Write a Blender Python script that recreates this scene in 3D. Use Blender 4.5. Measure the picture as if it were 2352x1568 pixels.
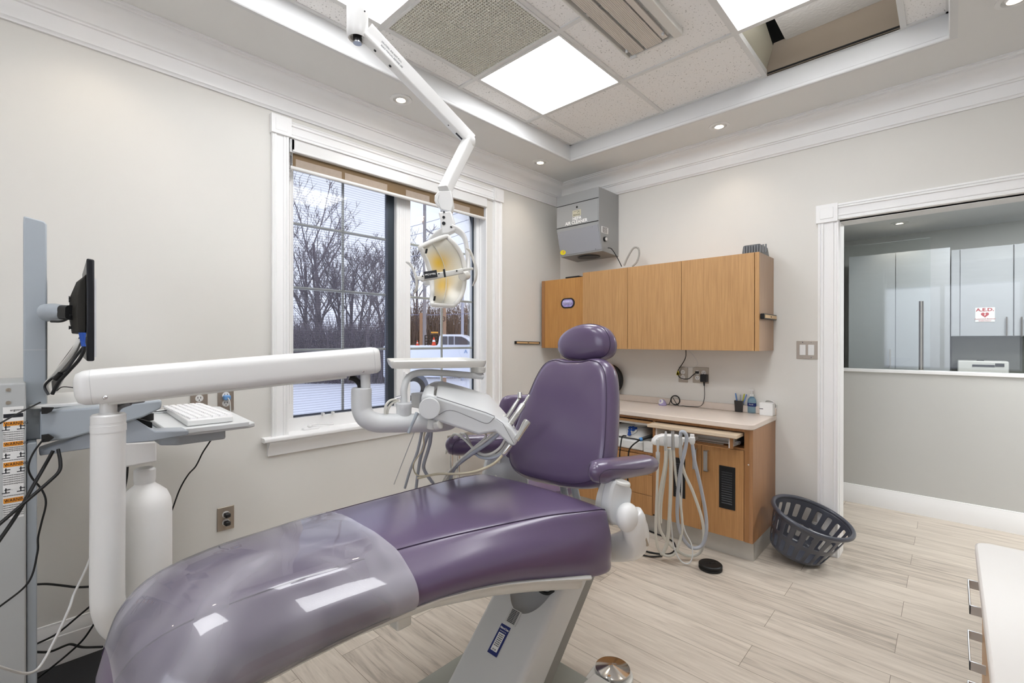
import bpy, bmesh, math, random
from mathutils import Vector as V, Matrix
from mathutils.noise import noise as pnoise
for o in list(bpy.data.objects): bpy.data.objects.remove(o)
S = bpy.context.scene
COL = S.collection
PI = math.pi
# ---------------------------------------------------------------- camera
cam_d = bpy.data.cameras.new('camera'); cam = bpy.data.objects.new('camera', cam_d); COL.objects.link(cam)
cam_d.sensor_width = 36; cam_d.lens = 1069.07 / 2352 * 36; cam_d.clip_start = 0.03; cam_d.clip_end = 400
_r = V((0.72797723, 0.68560043, 0.0010998)); _f = V((-0.68559872, 0.72797795, -0.0015795)); _u = _r.cross(_f)
cam.matrix_world = Matrix(((_r.x, _u.x, -_f.x, 2.60801), (_r.y, _u.y, -_f.y, -3.41599), (_r.z, _u.z, -_f.z, 1.31), (0, 0, 0, 1)))
S.camera = cam
# ---------------------------------------------------------------- view + world
S.view_settings.view_transform = 'Standard'; S.view_settings.look = 'None'
S.view_settings.exposure = 0.68; S.view_settings.gamma = 1.0; S.view_settings.use_curve_mapping = False
W = bpy.data.worlds.new('sky'); S.world = W; W.use_nodes = True
wn = W.node_tree.nodes; wl = W.node_tree.links; wn.clear()
wo = wn.new('ShaderNodeOutputWorld'); wb = wn.new('ShaderNodeBackground'); wtc = wn.new('ShaderNodeTexCoord')
wno = wn.new('ShaderNodeTexNoise'); wno.inputs['Scale'].default_value = 2.2; wno.inputs['Detail'].default_value = 3
wr = wn.new('ShaderNodeValToRGB'); wr.color_ramp.elements[0].color = (.62, .66, .86, 1); wr.color_ramp.elements[1].color = (.84, .87, 1, 1)
wl.new(wtc.outputs['Generated'], wno.inputs['Vector']); wl.new(wno.outputs['Fac'], wr.inputs['Fac'])
wl.new(wr.outputs['Color'], wb.inputs['Color']); wb.inputs['Strength'].default_value = 1.0
wl.new(wb.outputs[0], wo.inputs[0])
# ---------------------------------------------------------------- lamps
PANEL_E = 7.7
def area(name, loc, size, power, color=(1, .97, .93), rot=(0, 0, 0), sizey=None):
    l = bpy.data.lights.new(name, 'AREA'); l.energy = power; l.color = color; l.size = size
    if sizey: l.shape = 'RECTANGLE'; l.size_y = sizey
    o = bpy.data.objects.new(name, l); o.location = loc; o.rotation_euler = rot; COL.objects.link(o); return o
def spot(name, loc, power, color=(1, .86, .70), ang=100, blend=.8):
    l = bpy.data.lights.new(name, 'SPOT'); l.energy = power; l.color = color; l.spot_size = math.radians(ang); l.spot_blend = blend; l.shadow_soft_size = .03
    o = bpy.data.objects.new(name, l); o.location = loc; COL.objects.link(o); return o
# ---------------------------------------------------------------- materials
def lin(c):
    if isinstance(c, str): c = tuple(int(c[i:i+2], 16) / 255 for i in (0, 2, 4))
    return tuple((x / 12.92 if x <= .04045 else ((x + .055) / 1.055) ** 2.4) for x in c) + (1,)
MATS = {}
def mat(name, c, rough=.5, metal=0, coat=0, bump=0, bscale=200, var=0, vscale=8, spec=None, trans=0, ior=1.45, emit=0, ecol=None, bstretch=None):
    if name in MATS: return MATS[name]
    m = bpy.data.materials.new(name); m.use_nodes = True; MATS[name] = m
    nt = m.node_tree; n = nt.nodes; l = nt.links; p = n['Principled BSDF']
    col = lin(c); p.inputs['Base Color'].default_value = col
    p.inputs['Roughness'].default_value = rough; p.inputs['Metallic'].default_value = metal
    p.inputs['Coat Weight'].default_value = coat; p.inputs['Coat Roughness'].default_value = .18
    p.inputs['Transmission Weight'].default_value = trans; p.inputs['IOR'].default_value = ior
    if spec is not None: p.inputs['Specular IOR Level'].default_value = spec
    if emit: p.inputs['Emission Color'].default_value = lin(ecol or c); p.inputs['Emission Strength'].default_value = emit
    tc = n.new('ShaderNodeTexCoord'); mp = n.new('ShaderNodeMapping'); l.new(tc.outputs['Object'], mp.inputs['Vector'])
    if bstretch: mp.inputs['Scale'].default_value = bstretch
    v = max(var, .012)
    no = n.new('ShaderNodeTexNoise'); no.inputs['Scale'].default_value = vscale; no.inputs['Detail'].default_value = 4; l.new(mp.outputs[0], no.inputs['Vector'])
    mx = n.new('ShaderNodeMix'); mx.data_type = 'RGBA'
    mx.inputs['A'].default_value = tuple(max(0, a * (1 - v)) for a in col[:3]) + (1,); mx.inputs['B'].default_value = tuple(min(1, a * (1 + v)) for a in col[:3]) + (1,)
    l.new(no.outputs['Fac'], mx.inputs['Factor']); l.new(mx.outputs['Result'], p.inputs['Base Color'])
    if bump:
        n2 = n.new('ShaderNodeTexNoise'); n2.inputs['Scale'].default_value = bscale; n2.inputs['Detail'].default_value = 3; l.new(mp.outputs[0], n2.inputs['Vector'])
        b = n.new('ShaderNodeBump'); b.inputs['Strength'].default_value = bump; b.inputs['Distance'].default_value = .002
        l.new(n2.outputs['Fac'], b.inputs['Height']); l.new(b.outputs[0], p.inputs['Normal'])
    return m
def glassy(name, tint=(1, 1, 1), haze=0.0, hcol='d8d8dc', rough=0.0, ior=1.45, noisehaze=0, nscale=5, boost=1.0):
    m = bpy.data.materials.new(name); m.use_nodes = True; MATS[name] = m
    nt = m.node_tree; n = nt.nodes; l = nt.links; n.clear()
    out = n.new('ShaderNodeOutputMaterial'); tr = n.new('ShaderNodeBsdfTransparent'); gl = n.new('ShaderNodeBsdfGlossy'); fr = n.new('ShaderNodeFresnel')
    tr.inputs[0].default_value = tint + (1,); gl.inputs['Roughness'].default_value = rough; fr.inputs[0].default_value = ior
    m1 = n.new('ShaderNodeMixShader'); base = tr.outputs[0]
    if haze:
        df = n.new('ShaderNodeBsdfDiffuse'); df.inputs[0].default_value = lin(hcol); m0 = n.new('ShaderNodeMixShader')
        l.new(tr.outputs[0], m0.inputs[1]); l.new(df.outputs[0], m0.inputs[2]); m0.inputs[0].default_value = haze
        if noisehaze:
            tc = n.new('ShaderNodeTexCoord'); no = n.new('ShaderNodeTexNoise'); no.inputs['Scale'].default_value = nscale; no.inputs['Detail'].default_value = 2; no.inputs['Distortion'].default_value = 1.2
            rp = n.new('ShaderNodeMapRange'); rp.inputs['From Min'].default_value = .40; rp.inputs['From Max'].default_value = .60; rp.inputs['To Min'].default_value = max(0, haze - noisehaze); rp.inputs['To Max'].default_value = haze + noisehaze
            l.new(tc.outputs['Object'], no.inputs['Vector']); l.new(no.outputs['Fac'], rp.inputs['Value']); l.new(rp.outputs[0], m0.inputs[0])
        base = m0.outputs[0]
    if boost != 1:
        mu = n.new('ShaderNodeMath'); mu.operation = 'MULTIPLY'; mu.inputs[1].default_value = boost; mu.use_clamp = True; l.new(fr.outputs[0], mu.inputs[0]); l.new(mu.outputs[0], m1.inputs[0])
    else: l.new(fr.outputs[0], m1.inputs[0])
    l.new(base, m1.inputs[1]); l.new(gl.outputs[0], m1.inputs[2]); l.new(m1.outputs[0], out.inputs[0])
    return m
def emis(name, c, e):
    m = bpy.data.materials.new(name); m.use_nodes = True; MATS[name] = m
    n = m.node_tree.nodes; l = m.node_tree.links; n.clear()
    o = n.new('ShaderNodeOutputMaterial'); em = n.new('ShaderNodeEmission'); em.inputs[0].default_value = lin(c); em.inputs[1].default_value = e; l.new(em.outputs[0], o.inputs[0]); return m
def woodmat(name, c1, c2, rough=.4, axis='Z', scale=1.0, coat=.15):
    m = bpy.data.materials.new(name); m.use_nodes = True; MATS[name] = m
    n = m.node_tree.nodes; l = m.node_tree.links; p = n['Principled BSDF']; p.inputs['Roughness'].default_value = rough; p.inputs['Coat Weight'].default_value = coat; p.inputs['Coat Roughness'].default_value = .25
    tc = n.new('ShaderNodeTexCoord'); mp = n.new('ShaderNodeMapping')
    st = {'Z': (1, 1, .035), 'X': (.035, 1, 1), 'Y': (1, .035, 1)}[axis]
    mp.inputs['Scale'].default_value = tuple(a * scale for a in st); l.new(tc.outputs['Object'], mp.inputs['Vector'])
    a = n.new('ShaderNodeTexNoise'); a.inputs['Scale'].default_value = 150; a.inputs['Detail'].default_value = 6; a.inputs['Roughness'].default_value = .6; l.new(mp.outputs[0], a.inputs['Vector'])
    b = n.new('ShaderNodeTexNoise'); b.inputs['Scale'].default_value = 9; b.inputs['Detail'].default_value = 3; b.inputs['Distortion'].default_value = 1.5; l.new(mp.outputs[0], b.inputs['Vector'])
    mm = n.new('ShaderNodeMath'); mm.operation = 'MULTIPLY'; mm.inputs[1].default_value = 34; l.new(b.outputs['Fac'], mm.inputs[0])
    sn = n.new('ShaderNodeMath'); sn.operation = 'SINE'; l.new(mm.outputs[0], sn.inputs[0])
    ad = n.new('ShaderNodeMath'); ad.operation = 'MULTIPLY_ADD'; ad.inputs[1].default_value = .055; l.new(sn.outputs[0], ad.inputs[0]); l.new(a.outputs['Fac'], ad.inputs[2])
    r = n.new('ShaderNodeValToRGB'); r.color_ramp.elements[0].position = .26; r.color_ramp.elements[1].position = .72; r.color_ramp.elements[0].color = lin(c1); r.color_ramp.elements[1].color = lin(c2)
    l.new(ad.outputs[0], r.inputs[0]); l.new(r.outputs[0], p.inputs['Base Color']); return m
def floormat():
    m = bpy.data.materials.new('floor_planks'); m.use_nodes = True
    n = m.node_tree.nodes; l = m.node_tree.links; p = n['Principled BSDF']; p.inputs['Roughness'].default_value = .42; p.inputs['Specular IOR Level'].default_value = .35
    tc = n.new('ShaderNodeTexCoord'); br = n.new('ShaderNodeTexBrick')
    br.inputs['Scale'].default_value = 1; br.inputs['Brick Width'].default_value = 1.22; br.inputs['Row Height'].default_value = .178
    br.inputs['Mortar Size'].default_value = .0011; br.inputs['Mortar Smooth'].default_value = .1; br.inputs['Bias'].default_value = 0; br.offset = .37; br.offset_frequency = 2
    br.inputs['Color1'].default_value = (0, 0, 0, 1); br.inputs['Color2'].default_value = (1, 1, 1, 1); br.inputs['Mortar'].default_value = (.5, .5, .5, 1)
    l.new(tc.outputs['Object'], br.inputs['Vector'])
    mp = n.new('ShaderNodeMapping'); mp.inputs['Scale'].default_value = (1.3, 14, 1); l.new(tc.outputs['Object'], mp.inputs['Vector'])
    off = n.new('ShaderNodeVectorMath'); off.operation = 'MULTIPLY_ADD'; l.new(br.outputs['Color'], off.inputs[0]); off.inputs[1].default_value = (7, 3, 5); l.new(mp.outputs[0], off.inputs[2])
    g = n.new('ShaderNodeTexNoise'); g.inputs['Scale'].default_value = 2.2; g.inputs['Detail'].default_value = 8; g.inputs['Roughness'].default_value = .62; g.inputs['Distortion'].default_value = .9; l.new(off.outputs[0], g.inputs['Vector'])
    mp2 = n.new('ShaderNodeMapping'); mp2.inputs['Scale'].default_value = (3, 90, 1); l.new(tc.outputs['Object'], mp2.inputs['Vector'])
    g2 = n.new('ShaderNodeTexNoise'); g2.inputs['Scale'].default_value = 2; g2.inputs['Detail'].default_value = 4; l.new(mp2.outputs[0], g2.inputs['Vector'])
    a1 = n.new('ShaderNodeMath'); a1.operation = 'MULTIPLY_ADD'; a1.inputs[1].default_value = .18; l.new(br.outputs['Color'], a1.inputs[0]); l.new(g.outputs['Fac'], a1.inputs[2])
    a2 = n.new('ShaderNodeMath'); a2.operation = 'MULTIPLY_ADD'; a2.inputs[1].default_value = .22; l.new(g2.outputs['Fac'], a2.inputs[0]); l.new(a1.outputs[0], a2.inputs[2])
    r = n.new('ShaderNodeValToRGB'); e = r.color_ramp.elements
    e[0].position = .45; e[0].color = lin('a0968a'); e[1].position = .92; e[1].color = lin('dcd2c4'); k = e.new(.64); k.color = lin('c8bdaf')
    l.new(a2.outputs[0], r.inputs[0])
    mx = n.new('ShaderNodeMix'); mx.data_type = 'RGBA'; mx.inputs['B'].default_value = lin('857a6c'); l.new(br.outputs['Fac'], mx.inputs['Factor']); l.new(r.outputs[0], mx.inputs['A'])
    l.new(mx.outputs['Result'], p.inputs['Base Color'])
    b = n.new('ShaderNodeBump'); b.inputs['Strength'].default_value = .15; b.inputs['Distance'].default_value = .001; l.new(g2.outputs['Fac'], b.inputs['Height']); l.new(b.outputs[0], p.inputs['Normal'])
    return m
def tilemat():
    m = bpy.data.materials.new('ceiling_tile'); m.use_nodes = True
    n = m.node_tree.nodes; l = m.node_tree.links; p = n['Principled BSDF']; p.inputs['Roughness'].default_value = .95
    tc = n.new('ShaderNodeTexCoord'); a = n.new('ShaderNodeTexNoise'); a.inputs['Scale'].default_value = 110; a.inputs['Detail'].default_value = 2; l.new(tc.outputs['Object'], a.inputs['Vector'])
    r = n.new('ShaderNodeValToRGB'); e = r.color_ramp.elements; e[0].position = .27; e[0].color = lin('a5a39f'); e[1].position = .37; e[1].color = lin('f6f5f3')
    l.new(a.outputs['Fac'], r.inputs[0]); l.new(r.outputs[0], p.inputs['Base Color'])
    b = n.new('ShaderNodeBump'); b.inputs['Strength'].default_value = .3; b.inputs['Distance'].default_value = .003; l.new(a.outputs['Fac'], b.inputs['Height']); l.new(b.outputs[0], p.inputs['Normal']); return m
M_wall = mat('wall_paint', 'e1dfd9', .8, bump=.05, bscale=350)
M_ceil = mat('soffit_paint', 'e6e6e4', .85)
M_trim = mat('trim_white', 'f4f4f3', .42, coat=.1)
M_tray = mat('tray_white', 'dfe0e0', .6)
M_grid = mat('grid_white', 'e2e2e0', .5)
M_floor = floormat(); M_tile = tilemat()
M_oak = woodmat('oak_veneer', 'ac8152', 'c69a66', .38)
M_oakL = woodmat('oak_veneer_low', 'aa7b4b', 'c4935f', .38)
M_oakd = woodmat('oak_edge', '94663c', 'ab7a4b', .45)
M_oakx = woodmat('oak_top', 'cbb89f', 'ddccb2', .4, axis='X')
M_lam = mat('laminate', 'ddd0c4', .35, var=.05, vscale=25, coat=.2)
M_lamw = mat('laminate_pale', 'd9d4ce', .35, coat=.2)
M_vinyl = mat('purple_vinyl', '5f4f6d', .34, coat=.8, bump=.06, bscale=420, var=.05, vscale=3)
M_seam = mat('purple_seam', '3d2f4a', .5)
M_white = mat('white_plastic', 'e9e9e7', .28, coat=.3)
M_whitem = mat('white_matte_plastic', 'f2f1ee', .55)
M_off = mat('offwhite_plastic', 'd9d8d2', .3, coat=.3)
M_grey = mat('warm_grey_plastic', 'd2d3d2', .35, coat=.2)
M_gblue = mat('blue_grey_metal', 'aab2b9', .38, coat=.15)
M_lgrey = mat('light_grey_plastic', 'd9dbdb', .4)
M_blk = mat('black_plastic', '17181a', .35)
M_rub = mat('black_rubber', '101112', .5)
M_blkm = mat('dark_mat', '2e2f31', .9, bump=.4, bscale=300)
M_chr = mat('chrome', 'e6e6e8', .08, metal=1)
M_stl = mat('brushed_steel', 'b9b2a8', .32, metal=1, bump=.1, bscale=120)
M_alu = mat('aluminium', 'c9ccd0', .3, metal=1)
M_hepa = mat('hepa_grey', '9b9d9d', .45, coat=.1)
M_hose = mat('cream_hose', 'dcdbd2', .45)
M_hoseg = mat('grey_hose', 'b4b9c2', .45)
M_hosey = mat('yellowed_hose', 'd3c9ad', .45)
M_toe = mat('toe_kick_metal', 'c9c6bf', .4, metal=.3, var=.06, vscale=15)
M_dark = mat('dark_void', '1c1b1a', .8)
M_glass = glassy('window_glass', (.97, .985, .98))
M_glassh = glassy('partition_glass', (.965, .98, .977), boost=1.0)
M_blue = mat('blue_plastic', '2450a8', .4)
M_basket = mat('slate_plastic', '454852', .3, coat=.4)
M_yel = mat('yellow', 'f2e21c', .5)
M_paper = mat('paper_white', 'f0f0ee', .7)
M_ink = mat('ink_black', '22232a', .7)
M_orange = mat('warning_orange', 'ee9a2a', .6)
M_navy = mat('label_navy', '1d2b6b', .5)
M_red = mat('sign_red', 'b3262e', .6)
M_snow = mat('snow', 'e9ecf6', .9, bump=.5, bscale=3, var=.04, vscale=1)
M_bark = mat('bark', '6a6062', .9, var=.2, vscale=3)
# ---------------------------------------------------------------- mesh helpers
def crv(pts, k=6):
    pts = [V(p) for p in pts]
    if len(pts) < 3: return pts
    out = []; P = [pts[0] * 2 - pts[1]] + pts + [pts[-1] * 2 - pts[-2]]
    for i in range(1, len(P) - 2):
        p0, p1, p2, p3 = P[i-1:i+3]
        for j in range(k):
            t = j / k
            out.append(.5 * ((2 * p1) + (p2 - p0) * t + (2 * p0 - 5 * p1 + 4 * p2 - p3) * t * t + (3 * p1 - p0 - 3 * p2 + p3) * t ** 3))
    return out + [pts[-1]]
class B:
    def __init__(s): s.bm = bmesh.new(); s.mi = 0
    def f(s, vs):
        try: fc = s.bm.faces.new(vs); fc.material_index = s.mi; return fc
        except ValueError: return None
    def box(s, x0, x1, y0, y1, z0, z1):
        v = [s.bm.verts.new((x, y, z)) for x in (x0, x1) for y in (y0, y1) for z in (z0, z1)]
        for q in ((0, 1, 3, 2), (4, 6, 7, 5), (0, 4, 5, 1), (2, 3, 7, 6), (0, 2, 6, 4), (1, 5, 7, 3)): s.f([v[i] for i in q])
        return s
    def obox(s, c, ax, ay, az):
        c = V(c); ax = V(ax); ay = V(ay); az = V(az)
        v = [s.bm.verts.new(c + ax * i + ay * j + az * k) for i in (-1, 1) for j in (-1, 1) for k in (-1, 1)]
        for q in ((0, 1, 3, 2), (4, 6, 7, 5), (0, 4, 5, 1), (2, 3, 7, 6), (0, 2, 6, 4), (1, 5, 7, 3)): s.f([v[i] for i in q])
        return s
    def loft(s, rings, cap=True, closed=True):
        R = [[s.bm.verts.new(p) for p in r] for r in rings]; n = len(R[0])
        for a, b in zip(R, R[1:]):
            for i in range(n if closed else n - 1): s.f([a[i], a[(i+1) % n], b[(i+1) % n], b[i]])
        if cap: s.f(R[0][::-1]); s.f(R[-1])
        return s
    def prism(s, poly, vec):
        vec = V(vec); return s.loft([[V(p) for p in poly], [V(p) + vec for p in poly]])
    def frame(s, d):
        d = V(d).normalized(); a = V((0, 0, 1)) if abs(d.z) < .9 else V((1, 0, 0)); x = d.cross(a).normalized(); return x, d.cross(x).normalized()
    def cyl(s, p0, p1, r0, r1=None, n=24, cap=True):
        p0 = V(p0); p1 = V(p1); r1 = r0 if r1 is None else r1; x, y = s.frame(p1 - p0)
        return s.loft([[p + (x * math.cos(2*PI*i/n) + y * math.sin(2*PI*i/n)) * r for i in range(n)] for p, r in ((p0, r0), (p1, r1))], cap)
    def cyls(s, segs, n=24):
        pts = [V(p) for p, _ in segs]; x, y = s.frame(pts[-1] - pts[0])
        return s.loft([[p + (x * math.cos(2*PI*i/n) + y * math.sin(2*PI*i/n)) * r for i in range(n)] for p, (_, r) in zip(pts, segs)])
    def tube(s, pts, r, n=8, k=6, flat=None, up=None):
        P = crv(pts, k) if k else [V(p) for p in pts]; m = len(P); rings = []; x = None
        rr = r if isinstance(r, (list, tuple)) else [r] * 2
        for i, p in enumerate(P):
            d = (P[min(i+1, m-1)] - P[max(i-1, 0)])
            if d.length < 1e-9: d = V((0, 0, 1))
            d.normalize()
            if x is None: x, y = s.frame(d) if up is None else (d.cross(V(up)).normalized(), None)
            x = (x - d * x.dot(d)); x = x.normalized() if x.length > 1e-6 else s.frame(d)[0]; y = d.cross(x)
            t = i / max(1, m - 1) * (len(rr) - 1); j = min(int(t), len(rr) - 2); q = rr[j] + (rr[j+1] - rr[j]) * (t - j)
            fl = flat or 1
            rings.append([p + x * math.cos(2*PI*a/n) * q + y * math.sin(2*PI*a/n) * q * fl for a in range(n)])
        return s.loft(rings)
    def sph(s, c, r, sc=(1, 1, 1), n=20, m=12, rot=None):
        c = V(c); rings = []
        for j in range(1, m):
            a = PI * j / m; ring = []
            for i in range(n):
                q = V((math.sin(a) * math.cos(2*PI*i/n) * sc[0], math.sin(a) * math.sin(2*PI*i/n) * sc[1], math.cos(a) * sc[2])) * r
                if rot: q = rot @ q
                ring.append(c + q)
            rings.append(ring)
        return s.loft(rings)
    def lathe(s, prof, c, n=32, axis=None, cap=True):
        c = V(c); az = V(axis or (0, 0, 1)).normalized(); x, y = s.frame(az)
        return s.loft([[c + az * z + (x * math.cos(2*PI*i/n) + y * math.sin(2*PI*i/n)) * max(r, 1e-4) for i in range(n)] for r, z in prof], cap)
    def beam(s, p0, p1, w0, h0, w1=None, h1=None, up=(0, 0, 1), rd=.25):
        p0 = V(p0); p1 = V(p1); d = (p1 - p0).normalized(); x = d.cross(V(up)).normalized(); y = x.cross(d).normalized(); w1 = w1 or w0; h1 = h1 or h0
        def ring(p, w, h):
            c = min(w, h) * rd; o = []
            for sx, sy, st in ((1, 1, 0), (-1, 1, 1), (-1, -1, 2), (1, -1, 3)):
                for q in range(4):
                    a = (st + q / 3) * PI / 2; o.append(p + x * (sx * (w/2 - c) + c * math.cos(a)) + y * (sy * (h/2 - c) + c * math.sin(a)))
            return o
        return s.loft([ring(p0, w0, h0), ring(p1, w1, h1)])
    def pillow(s, outline, nrm, th, prof=((.0, 1), (.55, .98), (.82, .86), (.95, .55), (1, .1), (.98, -.45), (.9, -.8), (.5, -1), (0, -1))):
        pts = [V(p) for p in outline]; c = sum(pts, V()) / len(pts); nrm = V(nrm).normalized()
        rings = []
        for sc, h in prof:
            sc = max(sc, .004); rings.append([c + (p - c) * sc + nrm * th * h for p in pts])
        return s.loft(rings)
    def done(s, name, m, parent=None, bevel=0, sub=0, solid=0, ang=35, world=True, smooth=True, bseg=2, simple=False):
        bmesh.ops.recalc_face_normals(s.bm, faces=s.bm.faces)
        me = bpy.data.meshes.new(name); s.bm.to_mesh(me); s.bm.free()
        for x in (m if isinstance(m, (list, tuple)) else [m]): me.materials.append(x)
        if smooth:
            me.polygons.foreach_set('use_smooth', [True] * len(me.polygons))
            if not sub: me.set_sharp_from_angle(angle=math.radians(ang))
        o = bpy.data.objects.new(name, me); COL.objects.link(o)
        if parent is not None:
            o.parent = parent
            if parent.type == 'EMPTY' and world: o.location = -parent.location
            elif world and parent.get('_org'): o.location = -V(parent['_org'])
        if solid: q = o.modifiers.new('solid', 'SOLIDIFY'); q.thickness = solid; q.offset = 0
        if bevel: q = o.modifiers.new('bevel', 'BEVEL'); q.width = bevel; q.segments = bseg; q.limit_method = 'ANGLE'; q.angle_limit = math.radians(40); q.harden_normals = False
        if sub: q = o.modifiers.new('sub', 'SUBSURF'); q.levels = sub; q.render_levels = sub
        return o
def thing(name, label, cat, loc, group=None):
    o = bpy.data.objects.new(name, None); o.empty_display_size = .1; o.location = loc; COL.objects.link(o)
    o['label'] = label; o['category'] = cat
    if group: o['group'] = group
    bpy.context.view_layer.update(); return o
def solo(b, name, m, label, cat, group=None, **kw):
    "one-mesh thing: origin moved to the middle of its base"
    vs = [v.co for v in b.bm.verts]; c = V(((min(v.x for v in vs) + max(v.x for v in vs)) / 2, (min(v.y for v in vs) + max(v.y for v in vs)) / 2, min(v.z for v in vs)))
    for v in b.bm.verts: v.co -= c
    o = b.done(name, m, **kw); o.location = c; o['label'] = label; o['category'] = cat; o['_org'] = tuple(c)
    if group: o['group'] = group
    return o
def struct(b, name, m, **kw):
    o = b.done(name, m, **kw)
    if o.parent is None: o['kind'] = 'structure'
    return o
def text(s, size, org, xd, yd, m, parent, name='lettering', th=.0004, align='CENTER', shear=0, sx=1.0, bold=0):
    cu = bpy.data.curves.new('t', 'FONT'); cu.body = s; cu.size = size; cu.extrude = th; cu.align_x = align; cu.align_y = 'CENTER'; cu.shear = shear; cu.offset = bold; cu.resolution_u = 3
    o = bpy.data.objects.new('t', cu); COL.objects.link(o); bpy.context.view_layer.update()
    me = bpy.data.meshes.new_from_object(o.evaluated_get(bpy.context.evaluated_depsgraph_get())); bpy.data.objects.remove(o)
    xd = V(xd).normalized(); yd = V(yd); yd = (yd - xd * yd.dot(xd)).normalized(); zd = xd.cross(yd)
    M = Matrix(((xd.x * sx, yd.x, zd.x, org[0]), (xd.y * sx, yd.y, zd.y, org[1]), (xd.z * sx, yd.z, zd.z, org[2]), (0, 0, 0, 1)))
    me.transform(M); me.materials.clear(); me.materials.append(m)
    q = bpy.data.objects.new(name, me); COL.objects.link(q)
    if parent is not None:
        q.parent = parent
        if parent.type == 'EMPTY': q.location = -parent.location
        elif parent.get('_org'): q.location = -V(parent['_org'])
    return q
def extr(b, prof, org, u, v, w, L):
    "extrude a 2D profile (list of (a,b) in axes u,v) along w by L"
    org = V(org); u = V(u); v = V(v); w = V(w)
    return b.prism([org + u * a + v * c for a, c in prof], w * L)
def sweep(b, prof, path, closed=False):
    "sweep (offset to the right-hand side, z) profile along a plan polyline with mitres"
    P = [V((p[0], p[1], 0)) for p in path]; n = len(P); rings = []
    for i, p in enumerate(P):
        a = P[i-1] if (i > 0 or closed) else None; c = P[(i+1) % n] if (i < n-1 or closed) else None
        d1 = (p - a).normalized() if a is not None else None; d2 = (c - p).normalized() if c is not None else None
        n1 = V((d1.y, -d1.x, 0)) if d1 else None; n2 = V((d2.y, -d2.x, 0)) if d2 else None
        if n1 is None: m = n2
        elif n2 is None: m = n1
        else: m = (n1 + n2); m = m / (m.length ** 2) * 2
        rings.append([p + m * o + V((0, 0, z)) for o, z in prof])
    if closed: rings.append(rings[0])
    return b.loft(rings, cap=not closed)
# ================================================================ ROOM SHELL
ZS, ZG, ZC = 2.71, 2.83, 3.30
TX0, TX1, TY0, TY1 = .447, 2.61, -4.55, -.460
b = B(); b.box(-.2, 6.2, -5.6, 3.5, -.12, 0); struct(b, 'floor', M_floor)
b = B(); b.box(-.2, 0, -5.6, -2.42, 0, ZC); b.box(-.2, 0, -.93, .12, 0, ZC); b.box(-.2, 0, -2.42, -.93, 0, .80); b.box(-.2, 0, -2.42, -.93, 2.405, ZC); struct(b, 'wall_left', M_wall)
b = B(); b.box(0, 2.12, 0, .12, 0, ZC); b.box(3.08, 4.2, 0, .12, 0, ZC); b.box(2.12, 3.08, 0, .12, 2.033, ZC); struct(b, 'wall_back', M_wall)
b = B(); b.box(4.2, 4.32, -5.6, .12, 0, ZC); struct(b, 'wall_right', M_wall)
b = B(); b.box(0, 1.5, -5.72, -5.6, 0, ZC); b.box(3.5, 4.2, -5.72, -5.6, 0, ZC); b.box(1.5, 3.5, -5.72, -5.6, 0, .8); b.box(1.5, 3.5, -5.72, -5.6, 2.35, ZC); struct(b, 'wall_front', M_wall)
w3 = bpy.data.objects.new('assumed_window_3', None); COL.objects.link(w3); w3['kind'] = 'structure'  # unseen rear window and opening, assumed from a reflection, added for fill light
b = B()
for q in ((1.42, 3.58, 2.35, 2.43), (1.42, 3.58, .72, .80), (1.42, 1.50, .80, 2.35), (3.50, 3.58, .80, 2.35), (2.47, 2.53, .8, 2.35)): b.box(q[0], q[1], -5.66, -5.585, q[2], q[3])
b.done('window_frame', M_trim, w3)
area('added_rear_fill_lamp', (2.5, -5.76, 1.575), 1.95, 8, (.92, .96, 1), rot=(PI/2, 0, 0), sizey=1.5)  # unseen area lamp added as fill light, set outside the assumed rear window
# soffit ring with the raised tray
b = B()
b.box(0, 4.2, TY1, 0, ZS, ZS+.04); b.box(0, 4.2, -5.6, TY0, ZS, ZS+.04); b.box(0, TX0, TY0, TY1, ZS, ZS+.04); b.box(TX1, 4.2, TY0, TY1, ZS, ZS+.04)
ceil = struct(b, 'ceiling', M_ceil)
b = B(); sweep(b, [(0, ZS-.001), (.006, ZS-.004), (.010, ZS), (.010, ZS+.012), (.002, ZS+.02), (.002, ZG), (-.02, ZG), (-.02, ZS)], [(TX0, TY0), (TX1, TY0), (TX1, TY1), (TX0, TY1)][::-1], closed=True)
b.done('tray_riser', M_tray, ceil)
gx = [.601, 1.211, 1.830, 2.440]; gy = [-.985 - .61 * i for i in range(6)]
b = B()
for x in gx: b.box(x-.012, x+.012, TY0, TY1, ZG-.003, ZG+.03)
for y in gy: b.box(TX0, TX1, y-.012, y+.012, ZG-.004, ZG+.03)
for x0, x1, y0, y1 in ((TX0, TX0+.02, TY0, TY1), (TX1-.02, TX1, TY0, TY1), (TX0, TX1, TY1-.02, TY1), (TX0, TX1, TY0, TY0+.02)): b.box(x0, x1, y0, y1, ZG-.002, ZG+.025)
b.done('grid_bars', M_grid, ceil)
xs = [TX0] + gx + [TX1]; ys = [TY1] + gy + [TY0]
panels = {(1, 1), (1, 3), (3, 1), (3, 3), (2, 5)}
special = panels | {(1, 2), (3, 0)}
for i in range(5):
    for j in range(7):
        if j+1 >= len(ys) or (i, j) in special or ys[j+1] > ys[j]: continue
        b = B(); b.box(xs[i]+.002, xs[i+1]-.002, ys[j+1]+.002, ys[j]-.002, ZG+.004, ZG+.019); b.done('ceiling_tile', M_tile, ceil)
b = B(); b.box(0, 4.2, -5.6, 0, ZC-.04, ZC); b.done('deck_above', M_dark, ceil)
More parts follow.
